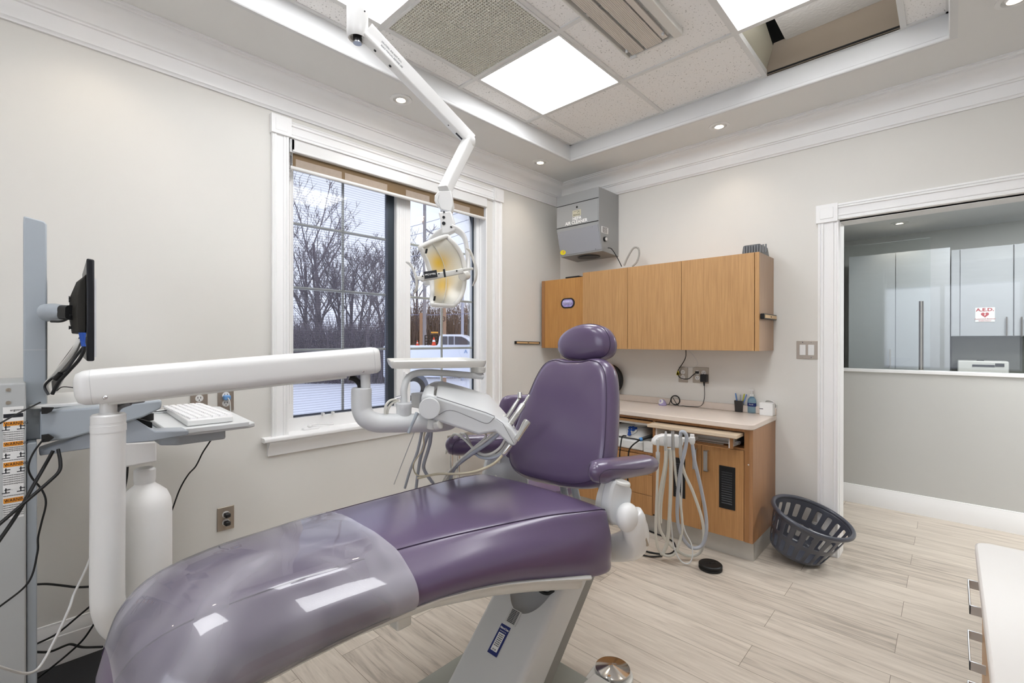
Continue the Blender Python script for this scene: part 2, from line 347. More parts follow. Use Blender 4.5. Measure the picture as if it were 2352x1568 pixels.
# light panels
M_panel = emis('panel_glow', 'fbfcff', PANEL_E)
pl = {(1, 1): 'square flat light panel nearest the window corner, beside the perforated grille', (1, 3): 'square flat light panel behind the lamp post, left of the perforated grille', (3, 1): 'square flat light panel beside the open ceiling hole',
      (3, 3): 'unseen square light panel added as fill over the camera side of the room', (2, 5): 'unseen square light panel added as fill, farthest from the cabinets wall'}  # these two panels are out of view, added to even out the room light
for (i, j), lab in pl.items():
    x0, x1, y0, y1 = xs[i], xs[i+1], ys[j+1], ys[j]
    t = thing('ceiling_light', lab, 'ceiling light', ((x0+x1)/2, (y0+y1)/2, ZG-.005), 'square light panels in the ceiling grid')
    b = B(); s = .021
    for q in ((x0+.01, x0+s, y0+.01, y1-.01), (x1-s, x1-.01, y0+.01, y1-.01), (x0+s, x1-s, y0+.01, y0+s), (x0+s, x1-s, y1-s, y1-.01)): b.box(*q, ZG-.0075, ZG+.02)
    b.done('frame', M_grid, t)
    b = B(); b.box(x0+s, x1-s, y0+s, y1-s, ZG-.002, ZG+.01); b.done('diffuser', M_panel, t)
# perforated return grille
t = thing('ceiling_grille', 'square off-white perforated return air grille between two light panels', 'vent', (.906, -1.9, ZG-.006))
x0, x1, y0, y1 = xs[1], xs[2], ys[3], ys[2]; s = .022
b = B()
for q in ((x0+.01, x0+s, y0+.01, y1-.01), (x1-s, x1-.01, y0+.01, y1-.01), (x0+s, x1-s, y0+.01, y0+s), (x0+s, x1-s, y1-s, y1-.01)): b.box(*q, ZG-.008, ZG+.02)
b.done('frame', M_grid, t)
b = B(); n = 40; w = (x1-x0-2*s) / n
for i in range(n + 1):
    b.box(x0+s+i*w-.0011, x0+s+i*w+.0011, y0+s, y1-s, ZG-.004, ZG+.016); b.box(x0+s, x1-s, y0+s+i*w-.0011, y0+s+i*w+.0011, ZG-.004, ZG+.016)
b.done('perforated_face', mat('grille_cream', 'f6f4ea', .5), t, smooth=False)
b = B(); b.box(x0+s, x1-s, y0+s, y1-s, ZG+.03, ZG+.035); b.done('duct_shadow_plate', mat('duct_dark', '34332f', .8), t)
# the hole with the missing tile
b = B(); x0, x1, y1, y0 = 1.845, 2.428, -.485, -.972
b.prism([(x0-.02, y1+.002, ZG-.002), (x1+.01, y1+.002, ZG-.002), (x1+.01, y1+.012, 3.02), (x0+.03, y1+.012, 3.00)], (0, .012, 0)); b.done('drywall_board', mat('brown_board', '9f9283', .9, var=.05), ceil)
b = B(); b.prism([(x0+.09, y1+.01, 2.990), (x1+.3, y1+.01, 3.01), (x1+.3, y0-.8, 3.05), (x0+.09, y0-.8, 3.03)], (0, 0, .02)); b.done('old_textured_sheet', mat('texture_sheet', 'd6d5d2', .95, bump=1.0, bscale=60), ceil)
b = B(); b.prism([(x0-.01, y1, ZG+.01), (x0-.01, y0-.3, ZG+.01), (x0+.05, y0-.3, 3.2), (x0+.03, y1, 2.98)], (-.01, 0, 0)); b.done('hanging_sheet', mat('foil_sheet', 'b9b4a2', .5), ceil)
b = B(); P = [(x0+.10, -.93, 2.985), (x0+.20, -.90, 2.972), (x0+.34, -.97, 2.968), (x0+.5, -1.1, 2.98)]; b.tube(P, .010, 10); b.done('flexible_conduit', mat('conduit', 'a9a59c', .35, metal=.7), ceil)
b = B(); sweep(b, [(0, 0)] and [(-.001, ZG), (.001, ZG), (.001, ZG+.01), (-.001, ZG+.01)], [(x0, y1), (x1, y1)]); b.done('grid_edge', M_dark, ceil)
# linear cassette vent / ac unit
t = thing('ceiling_air_conditioner', 'long beige louvred air conditioner panel recessed in the ceiling tiles', 'air conditioner', (1.505, -1.9, ZG-.03))
X0, X1, Y0, Y1, z = 1.357, 1.655, -2.75, -1.185, ZG-.004
b = B(); b.box(X0, X0+.012, Y0, Y1, z-.018, z+.03); b.box(X1-.045, X1, Y0, Y1, z-.022, z+.03); b.box(X0, X1, Y1-.010, Y1, z-.020, z+.03); b.box(X0, X1, Y0, Y0+.01, z-.02, z+.03); b.done('housing', mat('ac_frame', 'dcdad4', .4), t, bevel=.004)
b = B(); b.box(X0+.012, X1-.045, Y0+.01, Y1-.01, z+.012, z+.016); b.done('dark_recess', M_dark, t)
M_ac = mat('ac_louvre', 'd6cfc6', .45)
for a0, a1 in ((.035, .098), (.113, .198)):
    b = B(); b.box(X0+a0, X0+a1, Y0+.015, Y1-.018, z-.018, z-.012); k = int((a1-a0) / .008)
    for i in range(k): b.box(X0+a0+.002+i*.008, X0+a0+.006+i*.008, Y0+.015, Y1-.018, z-.0195, z-.018)
    b.done('louvre_panel', M_ac, t)
b = B(); b.box(X0+.205, X0+.232, Y0+.015, Y1-.03, z-.016, z-.008); b.done('outlet_vane', M_ac, t)
for px in (X0+.026, X0+.222): b = B(); b.box(px, px+.012, Y1-.08, Y1-.07, z-.028, z-.008); b.done('latch', M_lgrey, t, bevel=.002)
b = B(); b.box(X0+.018, X0+.05, Y1-.016, Y1-.002, z-.03, z-.015); b.done('end_clip', M_lgrey, t, bevel=.003)
# crown moulding, baseboards
CR = [(0, 2.522), (.010, 2.522), (.012, 2.532), (.018, 2.536), (.019, 2.546), (.026, 2.562), (.031, 2.585), (.032, 2.592), (.040, 2.594), (.041, 2.601), (.048, 2.605), (.049, 2.611), (.056, 2.628), (.068, 2.651), (.086, 2.672), (.100, 2.682), (.101, 2.690), (.109, 2.693), (.110, 2.701), (.117, 2.703), (.117, 2.712), (0, 2.712)]
b = B(); sweep(b, CR, [(0, -5.6), (0, 0), (4.2, 0), (4.2, -5.6)]); struct(b, 'trim_1', M_trim, ang=50)
BB = [(0, 0), (.016, 0), (.016, .125), (.013, .128), (.013, .140), (.010, .150), (.009, .162), (.006, .168), (.006, .178), (0, .180)]
b = B(); sweep(b, BB, [(0, -5.6), (0, -.50)]); struct(b, 'baseboard_left', M_trim, ang=30)
b = B(); sweep(b, BB, [(1.79, 0), (2.01, 0)]); struct(b, 'baseboard_back', M_trim, ang=30)
# ---------------------------------------------------------------- doorway
FL = [(0, 0), (0, .020), (.012, .024), (.016, .018), (.020, .024), (.028, .024), (.032, .018), (.040, .016), (.068, .016), (.074, .020), (.080, .020), (.084, .015), (.094, .015), (.098, .020), (.105, .020), (.108, .012), (.110, 0)]
d = bpy.data.objects.new('door_1', None); COL.objects.link(d); d['kind'] = 'structure'
b = B(); extr(b, [(a, c) for a, c in FL], (2.01, 0, 0), (1, 0, 0), (0, -1, 0), (0, 0, 1), 2.04); b.done('side_casing', M_trim, d)
b = B(); extr(b, [(a, c) for a, c in FL], (3.19, 0, 0), (-1, 0, 0), (0, -1, 0), (0, 0, 1), 2.04); b.done('side_casing', M_trim, d)
b = B(); extr(b, [(a * .9, c) for a, c in FL], (2.095, 0, 2.140), (0, 0, -1), (0, -1, 0), (1, 0, 0), 1.0); b.done('head_casing', M_trim, d)
for x in (2.000, 3.085):
    b = B(); b.box(x, x+.113, -.030, 0, 2.035, 2.145); b.box(x+.022, x+.091, -.034, -.030, 2.057, 2.123); b.done('corner_block', M_trim, d, bevel=.002)
b = B(); b.box(2.108, 2.122, 0, .13, 0, 2.045); b.box(3.078, 3.092, 0, .13, 0, 2.045); b.box(2.108, 3.092, 0, .13, 2.031, 2.045); b.done('jamb', M_trim, d)
# ---------------------------------------------------------------- hallway and the glazed room behind
b = B(); b.box(.6, 6.2, 1.254, 1.36, 0, 1.062); struct(b, 'wall_hallway', mat('hall_paint', 'c8c8c4', .8))
b = B(); b.box(.6, 6.2, 1.242, 1.372, 1.062, 1.088); struct(b, 'trim_2', M_trim, bevel=.004)
b = B(); sweep(b, [(0, 0), (.016, 0), (.016, .10), (.014, .104), (.013, .125), (.008, .135), (.007, .146), (0, .148)], [(.6, 1.254), (6.2, 1.254)]); struct(b, 'baseboard_hallway', M_trim)
M_srp = mat('side_room_paint', 'bfc0bd', .8)
for nm_, q_ in (('wall_hall_left', (.5, .6, .12, 3.4, 0, 2.6)), ('wall_hall_right', (6.1, 6.2, .12, 3.4, 0, 2.6)), ('wall_side_room_back', (.6, 6.1, 3.305, 3.4, 0, 2.6)), ('wall_side_room_left', (1.50, 1.70, 1.95, 3.3, 0, 2.6))):
    b = B(); b.box(*q_); struct(b, nm_, M_srp)
b = B(); b.box(.5, 6.2, .12, 3.4, 2.49, 2.6); struct(b, 'ceiling_hallway', mat('hall_ceiling_paint', 'e6e7e7', .85))
w2 = bpy.data.objects.new('window_2', None); COL.objects.link(w2); w2['kind'] = 'structure'
b = B(); b.box(.62, 6.1, 1.30, 1.31, 1.088, 2.49); b.done('glass_pane', M_glassh, w2)
g = thing('sliding_glass_door', 'frameless clear glass sliding door with a vertical steel pull behind the half wall', 'glass door', (2.1, 1.43, .01))
b = B(); b.box(1.70, 2.495, 1.42, 1.43, .01, 2.112); b.done('glass_panel', M_glassh, g)
hx = 2.443
b = B(); b.cyl((hx, 1.385, .7), (hx, 1.385, 1.62), .014); b.cyl((hx, 1.385, .8), (hx, 1.42, .8), .008); b.cyl((hx, 1.385, 1.5), (hx, 1.42, 1.5), .008); b.done('pull_handle', M_stl, g)
b = B(); b.box(1.70, 1.76, 1.405, 1.445, 2.03, 2.09); b.done('hinge_clamp', M_stl, g, bevel=.004)
M_cg = mat('grey_cabinet', 'b2b5b9', .45, var=.05, vscale=6, bstretch=(1, 1, 8)); M_cgd = mat('grey_cabinet_gap', '4a4d50', .6)
def cab_run(name, lab, cat, x0, x1, seams, yf, yb, z0, z1, handles, group=None):
    t = thing(name, lab, cat, ((x0+x1)/2, (yf+yb)/2, z0), group)
    b = B(); b.box(x0, x1, yf+.02, yb, z0, z1); b.done('carcass', M_cgd if 0 else M_cg, t)
    xs_ = [x0] + seams + [x1]
    for i in range(len(xs_)-1):
        b = B(); b.box(xs_[i]+.003, xs_[i+1]-.003, yf, yf+.018, z0+.003, z1-.003); dd = b.done('door', M_cg, t)
        if i in handles:
            hx_, hz = handles[i]; b = B(); b.cyl((hx_, yf-.028, hz-.09), (hx_, yf-.028, hz+.09), .006, n=10); b.cyl((hx_, yf-.028, hz-.07), (hx_, yf, hz-.07), .005, n=8); b.cyl((hx_, yf-.028, hz+.07), (hx_, yf, hz+.07), .005, n=8); b.done('handle', M_stl, dd)
    return t
tz = 2.212
cab_run('tall_cabinet', 'tall pale grey two-door cabinet behind the glass', 'cabinet', 1.811, 2.605, [2.202], 2.7, 3.3, .08, tz, {0: (2.162, 1.138)})
uz0 = 1.359; uz1 = 2.213
cab_run('wall_cabinet', 'pale grey wall cupboard carrying the defibrillator notice, behind the glass', 'cabinet', 2.611, 3.034, [2.676], 2.92, 3.3, uz0, uz1, {1: (2.990, 1.447)}, 'grey wall cupboards behind the glass')
cab_run('wall_cabinet', 'pale grey wall cupboard at the right edge, without a notice', 'cabinet', 3.037, 3.9, [3.037+.44], 2.92, 3.3, uz0, uz1, {0: (3.084, 1.445)}, 'grey wall cupboards behind the glass')
b = B(); b.box(2.617, 3.9, 2.70, 3.30, .08, .90); b.box(2.617, 3.9, 2.68, 3.30, .90, .94); solo(b, 'side_room_counter', mat('grey_counter', '8f9190', .4), 'grey counter under the wall cupboards behind the glass', 'counter')
b = B(); b.box(2.618, 3.9, 3.27, 3.295, .945, uz0-.002); solo(b, 'splashback', mat('splash_olive', '7f8078', .4), 'dull olive-grey splashback behind the printer', 'splashback')
# AED notice
nx0, nx1, nz0, nz1 = 2.782, 2.914, 1.495, 1.632; ncx = (nx0+nx1)/2
b = B(); b.box(nx0, nx1, 2.916, 2.919, nz0, nz1); sg = solo(b, 'notice', M_paper, 'white square notice with a red heart reading A.E.D. on the grey cupboard', 'sign')
H = nz1 - nz0
text('A.E.D.', H*.30, (ncx, 2.9155, nz0+H*.84), (1, 0, 0), (0, 0, 1), M_red, sg, sx=1.15, th=.001, bold=.0012)
text('Automated External', H*.125, (ncx, 2.9155, nz0+H*.21), (1, 0, 0), (0, 0, 1), M_red, sg, th=.001)
text('Defibrillator', H*.125, (ncx, 2.9155, nz0+H*.08), (1, 0, 0), (0, 0, 1), M_red, sg, th=.001)
b = B(); pts = []
for i in range(40):
    a = 2*PI*i/40; pts.append(V((ncx + .016*math.sin(a)**3*H/.1*1.25, 2.9155, nz0+H*.5 + (.013*math.cos(a)-.005*math.cos(2*a)-.002*math.cos(3*a)-.001*math.cos(4*a))*H/.1*1.25)))
b.prism(pts, (0, .001, 0)); b.done('heart', M_red, sg)
b = B(); q = H/.1; b.prism([V((ncx+a*q, 2.9145, nz0+H*.5+c*q)) for a, c in ((.003, .012), (-.005, 0), (-.0005, 0), (-.004, -.011), (.006, .003), (.001, .003))], (0, .001, 0)); b.done('bolt', M_paper, sg)
# printer
pz0 = .94; X0, X1 = 2.661, 3.003; pz1 = 1.123
t = thing('printer', 'white desktop printer on the grey counter behind the glass', 'printer', ((X0+X1)/2, 3.0, pz0))
b = B(); b.box(X0, X1, 2.85, 3.2, pz0, pz1); b.done('body', M_off, t, bevel=.01)
b = B(); b.box(X0+.1, X0+.25, 2.846, 2.86, pz1-.055, pz1-.035); b.done('paper_slot', M_ink, t)
b = B(); b.box(X1-.09, X1-.03, 2.845, 2.86, pz1-.05, pz1-.02); b.done('display', M_blk, t)
b = B(); b.box(X0+.13, X0+.18, 2.87, 2.93, pz1, pz1+.008); b.done('button', M_blk, t)
# recessed downlights
M_bulb = emis('bulb_glow', 'ffe9cc', 14)
def downlight(x, y, z, lab, r=.062, e=2.6, group='recessed downlights in the soffit'):
    t = thing('downlight', lab, 'ceiling light', (x, y, z), group)
    b = B(); b.lathe([(r*.62, .012), (r*.66, -.002), (r*.72, -.006), (r, -.004), (r, 0), (r*.7, .001)], (x, y, z), 32); b.done('trim_ring', M_white, t)
    b = B(); b.lathe([(r*.60, .02), (r*.60, .004), (r*.45, -.008), (r*.40, -.004), (r*.38, .01)], (x, y, z), 28); b.done('gimbal', M_white, t)
    b = B(); b.lathe([(.001, -.003), (r*.2, -.004), (r*.36, 0), (r*.38, .008), (.001, .009)], (x, y, z), 20); b.done('bulb', M_bulb, t)
    if e: s_ = spot('downlight_lamp', (x, y, z-.02), e, ang=110)
for px_, lab in (((.284, -1.891), 'recessed downlight above the lamp arm, left over the window'), ((.266, -.608), 'recessed downlight nearest the window corner'), ((1.510, -.284), 'recessed downlight above the wall cabinets'), ((2.80, -.62), 'recessed downlight cut by the top right edge of the photo'), ((.284, -3.2), 'recessed downlight over the workstation side of the window wall'), ((.28, -4.4), 'recessed downlight farthest along the window wall')):
    downlight(*px_, ZS, lab)
P0 = (2.236,2.624,2.490)
downlight(P0[0], P0[1], 2.49, 'bright recessed downlight in the hallway ceiling behind the glass', .07, 6, 'hallway downlights')
area('added_hallway_lamp', (3.6, .7, 2.47), .6, 26, (.98, .99, 1)); area('added_side_room_lamp', (3.0, 2.0, 2.47), .9, 15, (.98, .99, 1))  # two area lamps without fixtures, added to light the hallway and glazed room
# ---------------------------------------------------------------- window
w = bpy.data.objects.new('window_1', None); COL.objects.link(w); w['kind'] = 'structure'
WL = [(0, 0), (0, .020), (.004, .022), (.010, .018), (.016, .022), (.022, .022), (.026, .016), (.056, .016), (.060, .020), (.066, .020), (.070, .016), (.076, .022), (.084, .022), (.086, 0)]
b = B(); extr(b, WL, (0, -2.502, .80), (0, 1, 0), (1, 0, 0), (0, 0, 1), 1.61); b.done('side_casing', M_trim, w)
b = B(); extr(b, WL, (0, -.782, .80), (0, -1, 0), (1, 0, 0), (0, 0, 1), 1.61); b.done('side_casing', M_trim, w)
b = B(); extr(b, [(a*1.02, c) for a, c in WL], (0, -2.41, 2.490), (0, 0, -1), (1, 0, 0), (0, 1, 0), 1.55); b.done('head_casing', M_trim, w)
for y in (-2.508, -.876):
    b = B(); b.box(0, .030, y, y+.102, 2.402, 2.50); b.box(.030, .0315, y+.02, y+.082, 2.42, 2.48); b.done('corner_block', M_trim, w, bevel=.002)
ST = [(0, 0), (.042, .0), (.050, .004), (.052, .012), (.050, .020), (.042, .024), (-.115, .024), (-.115, 0)]
b = B(); extr(b, ST, (0, -2.548, .780), (1, 0, 0), (0, 0, 1), (0, 1, 0), 1.81); sill = b.done('sill', M_trim, w)
AP = [(0, .785), (.040, .785), (.040, .772), (.034, .764), (.030, .756), (.020, .744), (.018, .728), (.014, .720), (.013, .704), (0, .702)]
b = B(); b.prism([(a, -2.520, z) for a, z in AP], (0, 1.76, 0)); b.done('apron', M_trim, w)
FX = -.10
b = B()   # jamb returns and vinyl frame
b.box(-.15, 0, -2.421, -2.409, .80, 2.41); b.box(-.15, 0, -.942, -.93, .80, 2.41); b.box(-.15, 0, -2.42, -.93, 2.395, 2.41)
b.box(-.15, -.115, -2.42, -.93, .78, .81); b.done('jamb_liner', M_trim, w)
yl0, yl1 = -2.358, -1.748; ym0, ym1 = -1.691, -1.582; yr1 = -0.977
zb = 0.877; zt = 2.40
b = B(); ext = .055
b.box(-.125, -.07, -2.41, yl0, .80, zt); b.box(-.125, -.07, ym0, ym1, .80, zt); b.box(-.125, -.07, yr1, -.94, .80, zt); b.box(-.125, -.062, -2.41, -.94, .80, zb-.004); b.box(-.125, -.07, -2.41, -.94, zt-.05, zt)
for i in range(5): b.box(-.07, -.0675, ym0+.004+i*.016, ym0+.010+i*.016, zb, zt)
b.box(-.07, -.055, yr1+.028, -.942, zb, zt); b.done('vinyl_frame', M_trim, w, bevel=.0015)
b = B(); b.box(-.116, -.100, yl1-.004, ym0, zb, zt); b.box(-.11, -.10, yl0, yl1, zb-.004, zb+.008); b.box(-.11, -.10, yr1-.012, yr1, zb-.004, zt); b.box(-.11, -.098, ym1, ym1+.003, zb, zt); b.done('dark_glazing_edge', mat('dark_edge', '5b6570', .5), w)
b = B(); b.box(FX-.006, FX, yl0-.01, ym0, zb-.01, zt); b.done('glass_pane', M_glass, w)
b = B(); b.box(FX-.006, FX, ym1, yr1+.01, zb-.01, zt); b.done('glass_pane', M_glass, w)
M_munt = mat('muntin_cream', 'dcdcd2', .5)
mv1 = -2.047; mv2 = -1.283
hz = [1.976, 1.611, 1.255]
for ya, yb_, mv in ((yl0, ym0, mv1), (ym1, yr1, mv2)):
    b = B(); b.cyl((FX-.012, mv, zb), (FX-.012, mv, zt), .0085, n=10)
    for z in hz: b.cyl((FX-.012, ya, z), (FX-.012, yb_, z), .0085, n=10)
    b.done('muntin_grid', M_munt, w)
# insect screen
ms = bpy.data.materials.new('insect_screen'); ms.use_nodes = True; n_ = ms.node_tree.nodes; l_ = ms.node_tree.links; n_.clear()
o_ = n_.new('ShaderNodeOutputMaterial'); a_ = n_.new('ShaderNodeBsdfTransparent'); d_ = n_.new('ShaderNodeBsdfDiffuse'); d_.inputs[0].default_value = lin('74788c'); mx_ = n_.new('ShaderNodeMixShader')
tc_ = n_.new('ShaderNodeTexCoord'); wv = n_.new('ShaderNodeTexWave'); wv.wave_type = 'BANDS'; wv.bands_direction = 'Z'; wv.inputs['Scale'].default_value = 22; wv.inputs['Distortion'].default_value = 1.2; wv.inputs['Detail'].default_value = 0; wv.inputs['Detail Scale'].default_value = .12
rg = n_.new('ShaderNodeMapRange'); rg.inputs['To Min'].default_value = .12; rg.inputs['To Max'].default_value = .40
l_.new(tc_.outputs['Object'], wv.inputs['Vector']); l_.new(wv.outputs['Fac'], rg.inputs['Value']); l_.new(rg.outputs[0], mx_.inputs[0]); l_.new(a_.outputs[0], mx_.inputs[1]); l_.new(d_.outputs[0], mx_.inputs[2]); l_.new(mx_.outputs[0], o_.inputs[0])
b = B(); b.f([b.bm.verts.new(p) for p in ((-.082, yl0, zb), (-.082, yl1, zb), (-.082, yl1, zt), (-.082, yl0, zt))]); b.done('insect_screen', ms, w)
# crank handles
def crank(y, z, par):
    b = B(); b.box(-.062, -.030, y-.045, y+.045, z, z+.016); b.done('crank_base', M_trim, par, bevel=.005)
    b = B(); b.tube([(-.035, y-.01, z+.024), (-.030, y+.03, z+.030), (-.022, y+.09, z+.02), (-.02, y+.12, z+.018)], [.009, .006, .008], 10, flat=.7); b.sph((-.035, y-.012, z+.022), .012, (1, 1, .8)); b.done('crank_handle', M_white, par)
crank(-2.27, .804, w); crank(-1.42, .804, w)
b = B(); b.box(-.07, -.045, ym0+.05, ym0+.068, 1.04, 1.10); b.tube([(-.045, ym0+.06, 1.09), (-.025, ym0+.06, 1.08), (-.028, ym0+.06, 1.02), (-.036, ym0+.06, .98)], .006, 8, flat=.6); b.done('sash_lock', M_trim, w)
b = B(); b.box(-.07, -.045, -2.20, -2.19, zb-.004, zb+.012); b.box(-.07, -.045, -2.14, -2.13, zb-.004, zb+.012); b.done('screen_clips', M_white, w)
# roller shade
t = thing('roller_shade', 'brown mesh roller shade rolled up under a white cassette at the window top', 'window blind', (.0, -1.67, 2.2), None)
b = B(); b.box(-.05, .012, -2.40, -.94, 2.333, 2.404); b.box(.012, .016, -2.395, -.944, 2.335, 2.345); b.done('cassette', M_white, t, bevel=.003)
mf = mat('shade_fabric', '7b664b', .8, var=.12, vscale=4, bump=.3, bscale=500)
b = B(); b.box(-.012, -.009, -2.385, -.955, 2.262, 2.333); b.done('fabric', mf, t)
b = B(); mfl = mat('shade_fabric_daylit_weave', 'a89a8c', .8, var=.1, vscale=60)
for a, c in ((-2.37, -2.105), (-2.085, -1.80), (-1.66, -1.47), (-1.31, -1.10)): b = B(); b.box(-.0089, -.0080, a, c, 2.264, 2.305); b.done('daylit_patch', mfl, t)  # paler patches paint the daylight coming through the fabric
b = B(); b.cyl((-.010, -2.40, 2.252), (-.010, -.945, 2.252), .0115, n=14); b.done('bottom_bar', M_white, t)
b = B()
for i in range(180):
    z = 2.33 - i * .0076
    for y in (-2.405, -2.392): b.sph((-.002, y, z), .0026, n=6, m=4)
b.done('bead_chain', M_white, t); b = B(); b.box(-.02, .012, -2.408, -2.386, 2.33, 2.40); b.done('end_bracket', M_lgrey, t)
# spirit-level style strips
def strip(p0, p1, up, out, h, th, lab, cm):
    p0 = V(p0); p1 = V(p1); out = V(out); c = (p0+p1)/2; t = thing('magnetic_bar', lab, 'wall strip', tuple(c), 'magnetic bars')
    ax = (p1-p0)/2
    b = B(); b.obox(c + out*th*.5, ax, V((0, 0, h/2)), out*th*.5); b.done('backing', M_blk, t, bevel=.003)
    b = B(); b.obox(c + out*th, ax*.90, V((0, 0, h*.30)), out*th*.12); b.done('insert', cm, t)
    b = B(); b.obox(c + out*th*1.13, ax*.06, V((0, 0, h*.1)), out*.0005); b.done('emblem', M_ink, t)
strip((0, -.62, 1.296), (0, -.305, 1.290), 0, (1, 0, 0), .024, .014, 'short pale bar with black rim on the window wall left of the cabinets', mat('brass_strip', 'd9b98c', .35, metal=.2))
# outlets and switch
M_ssp = mat('steel_plate', 'b8aea2', .35, metal=.85, bump=.1, bscale=90)
def outlet(c, u, n, lab, gangs=1, kind='outlet', hh=.114, ww=None):
    c = V(c); u = V(u); n = V(n); ww = ww or (.070 if gangs == 1 else .116)
    t = thing('wall_outlet' if kind == 'outlet' else 'light_switch', lab, 'outlet' if kind == 'outlet' else 'switch', tuple(c))
    b = B(); b.obox(c + n*.003, u*ww/2, V((0, 0, hh/2)), n*.003); b.done('cover_plate', M_ssp, t, bevel=.002)
    for g_ in range(gangs):
        cc = c + u * ((g_ - (gangs-1)/2) * .046)
        if kind == 'outlet':
            for s in (-1, 1):
                b = B(); o_ = cc + V((0, 0, s*.0195)); b.cyl(o_ + n*.005, o_ + n*.0078, .0165, n=24); r_ = b.done('receptacle', M_white, t)
                b = B()
                for k in (-1, 1): b.obox(o_ + n*.008 + u*k*.006 + V((0, 0, .003)), u*.0011, V((0, 0, .0045)), n*.0004)
                b.cyl(o_ + n*.0078 - V((0, 0, .0085)), o_ + n*.0084 - V((0, 0, .0085)), .0025, n=10); b.done('slots', M_ink, r_)
        else:
            b = B(); b.obox(cc + n*.007, u*.0165, V((0, 0, .033)), n*.004); b.done('rocker', M_white, t, bevel=.002)
            for s in (-1, 1): b = B(); b.cyl(cc + n*.005 + V((0, 0, s*.048)), cc + n*.0072 + V((0, 0, s*.048)), .003, n=10); b.done('screw', M_chr, t)
    return t
XP = (1, 0, 0); YP = (0, 1, 0); YN = (0, -1, 0)
outlet((0, -2.712, .432), YP, XP, 'steel outlet plate low on the window wall with two black plugs', ww=.074)
outlet((0, -2.824, 1.015), YP, XP, 'steel outlet plate left of two above the keyboard tray, empty')
outlet((0, -2.712, 1.020), YP, XP, 'steel outlet plate right of two above the keyboard tray, with a blue plug')
outlet((1.153, 0, 1.058), XP, YN, 'single steel outlet plate behind a yellow clip under the wall cabinets')
outlet((1.284, 0, 1.060), XP, YN, 'double steel outlet plate with a black adapter under the wall cabinets', 2)
outlet((1.950, 0, 1.254), XP, YN, 'double white rocker switch in a steel plate beside the doorway', 2, 'switch')
# ================================================================ CABINETS ON THE BACK WALL
def panel(b, x0, x1, y0, y1, z0, z1): b.box(x0, x1, y0, y1, z0, z1)
ux0, ux1, uz0, uz1, uy = 0.470, 1.757, 1.249, 1.853, -.325
s1x, s2x = 0.869, 1.277
t = thing('wall_cabinet', 'long oak wall cabinet with three doors over the counter', 'cabinet', ((ux0+ux1)/2, -.16, uz0))
b = B(); b.box(ux0, ux1-.0, uy+.020, -.002, uz0, uz1); b.done('carcass', M_oak, t)
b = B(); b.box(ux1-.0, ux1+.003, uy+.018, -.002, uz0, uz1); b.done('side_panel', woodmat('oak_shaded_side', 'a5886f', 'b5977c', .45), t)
xs_ = [ux0, s1x, s2x, ux1-.022]
for i in range(3): b = B(); b.box(xs_[i]+.0015, xs_[i+1]-.0015, uy, uy+.019, uz0, uz1); b.done('door', M_oak, t, bevel=.001)
b = B(); b.box(ux1-.020, ux1+.003, uy, uy+.019, uz0, uz1); b.done('filler_strip', M_oak, t, bevel=.001)
cz1, cy = 1.826, -.30
t = thing('wall_cabinet', 'lower oak corner cabinet with an oval glove opening, against the window wall', 'cabinet', (.2, -.15, uz0))
b = B(); b.box(.055, ux0-.001, cy+.018, -.002, uz0, cz1); b.done('carcass', M_oakd, t)
b = B(); b.box(.062, ux0-.001, cy, cy+.018, uz0, cz1); b.done('door', woodmat('oak_corner', 'ac783f', 'c4904f', .4), t, bevel=.001)
b = B(); b.box(.030, .061, cy-.004, cy+.018, uz0, cz1); b.done('filler_strip', M_oakd, t, bevel=.001)
oc = (0.307,-0.302,1.621)
def oval(c, a, h, y, n=40):
    return [V((c[0] + (a-h)*(1 if math.cos(2*PI*i/n) > 0 else -1) * (1 if abs(math.cos(2*PI*i/n)) > 1e-6 else 0) + h*math.cos(2*PI*i/n), y, c[2] + h*math.sin(2*PI*i/n))) for i in range(n)]
b = B(); b.prism(oval(oc, .070, .042, cy-.004), (0, .004, 0)); b.done('opening_rim', M_blk, t, bevel=.001)
b = B(); b.prism(oval(oc, .056, .031, cy-.0055), (0, .002, 0)); q = b.done('glove_film', mat('glove_film', 'a49ad0', .3, var=.6, vscale=60), t)
b = B(); random.seed(3)
for i in range(7):
    x = oc[0]-.045+i*.013; b.tube([(x, cy-.006, oc[2]-.015+random.random()*.01), (x+.012, cy-.012, oc[2]+.004), (x+.006, cy-.006, oc[2]+.020)], .0035, 6)
b.done('gloves', mat('glove_lilac', 'd8d4f0', .4), t)
b = B(); p = (0.370,-0.280,1.840); b.box(p[0]-.09, p[0]+.045, -.30, -.12, cz1+.001, cz1+.013); solo(b, 'thin_case', M_blk, 'thin black case lying on top of the corner cabinet', 'case', bevel=.003)
strip((1.761, -.300, 1.462), (1.761, -.02, 1.462), 0, (1, 0, 0), .034, .022, 'short pale bar with black rim on the side of the long wall cabinet', MATS['brass_strip'])
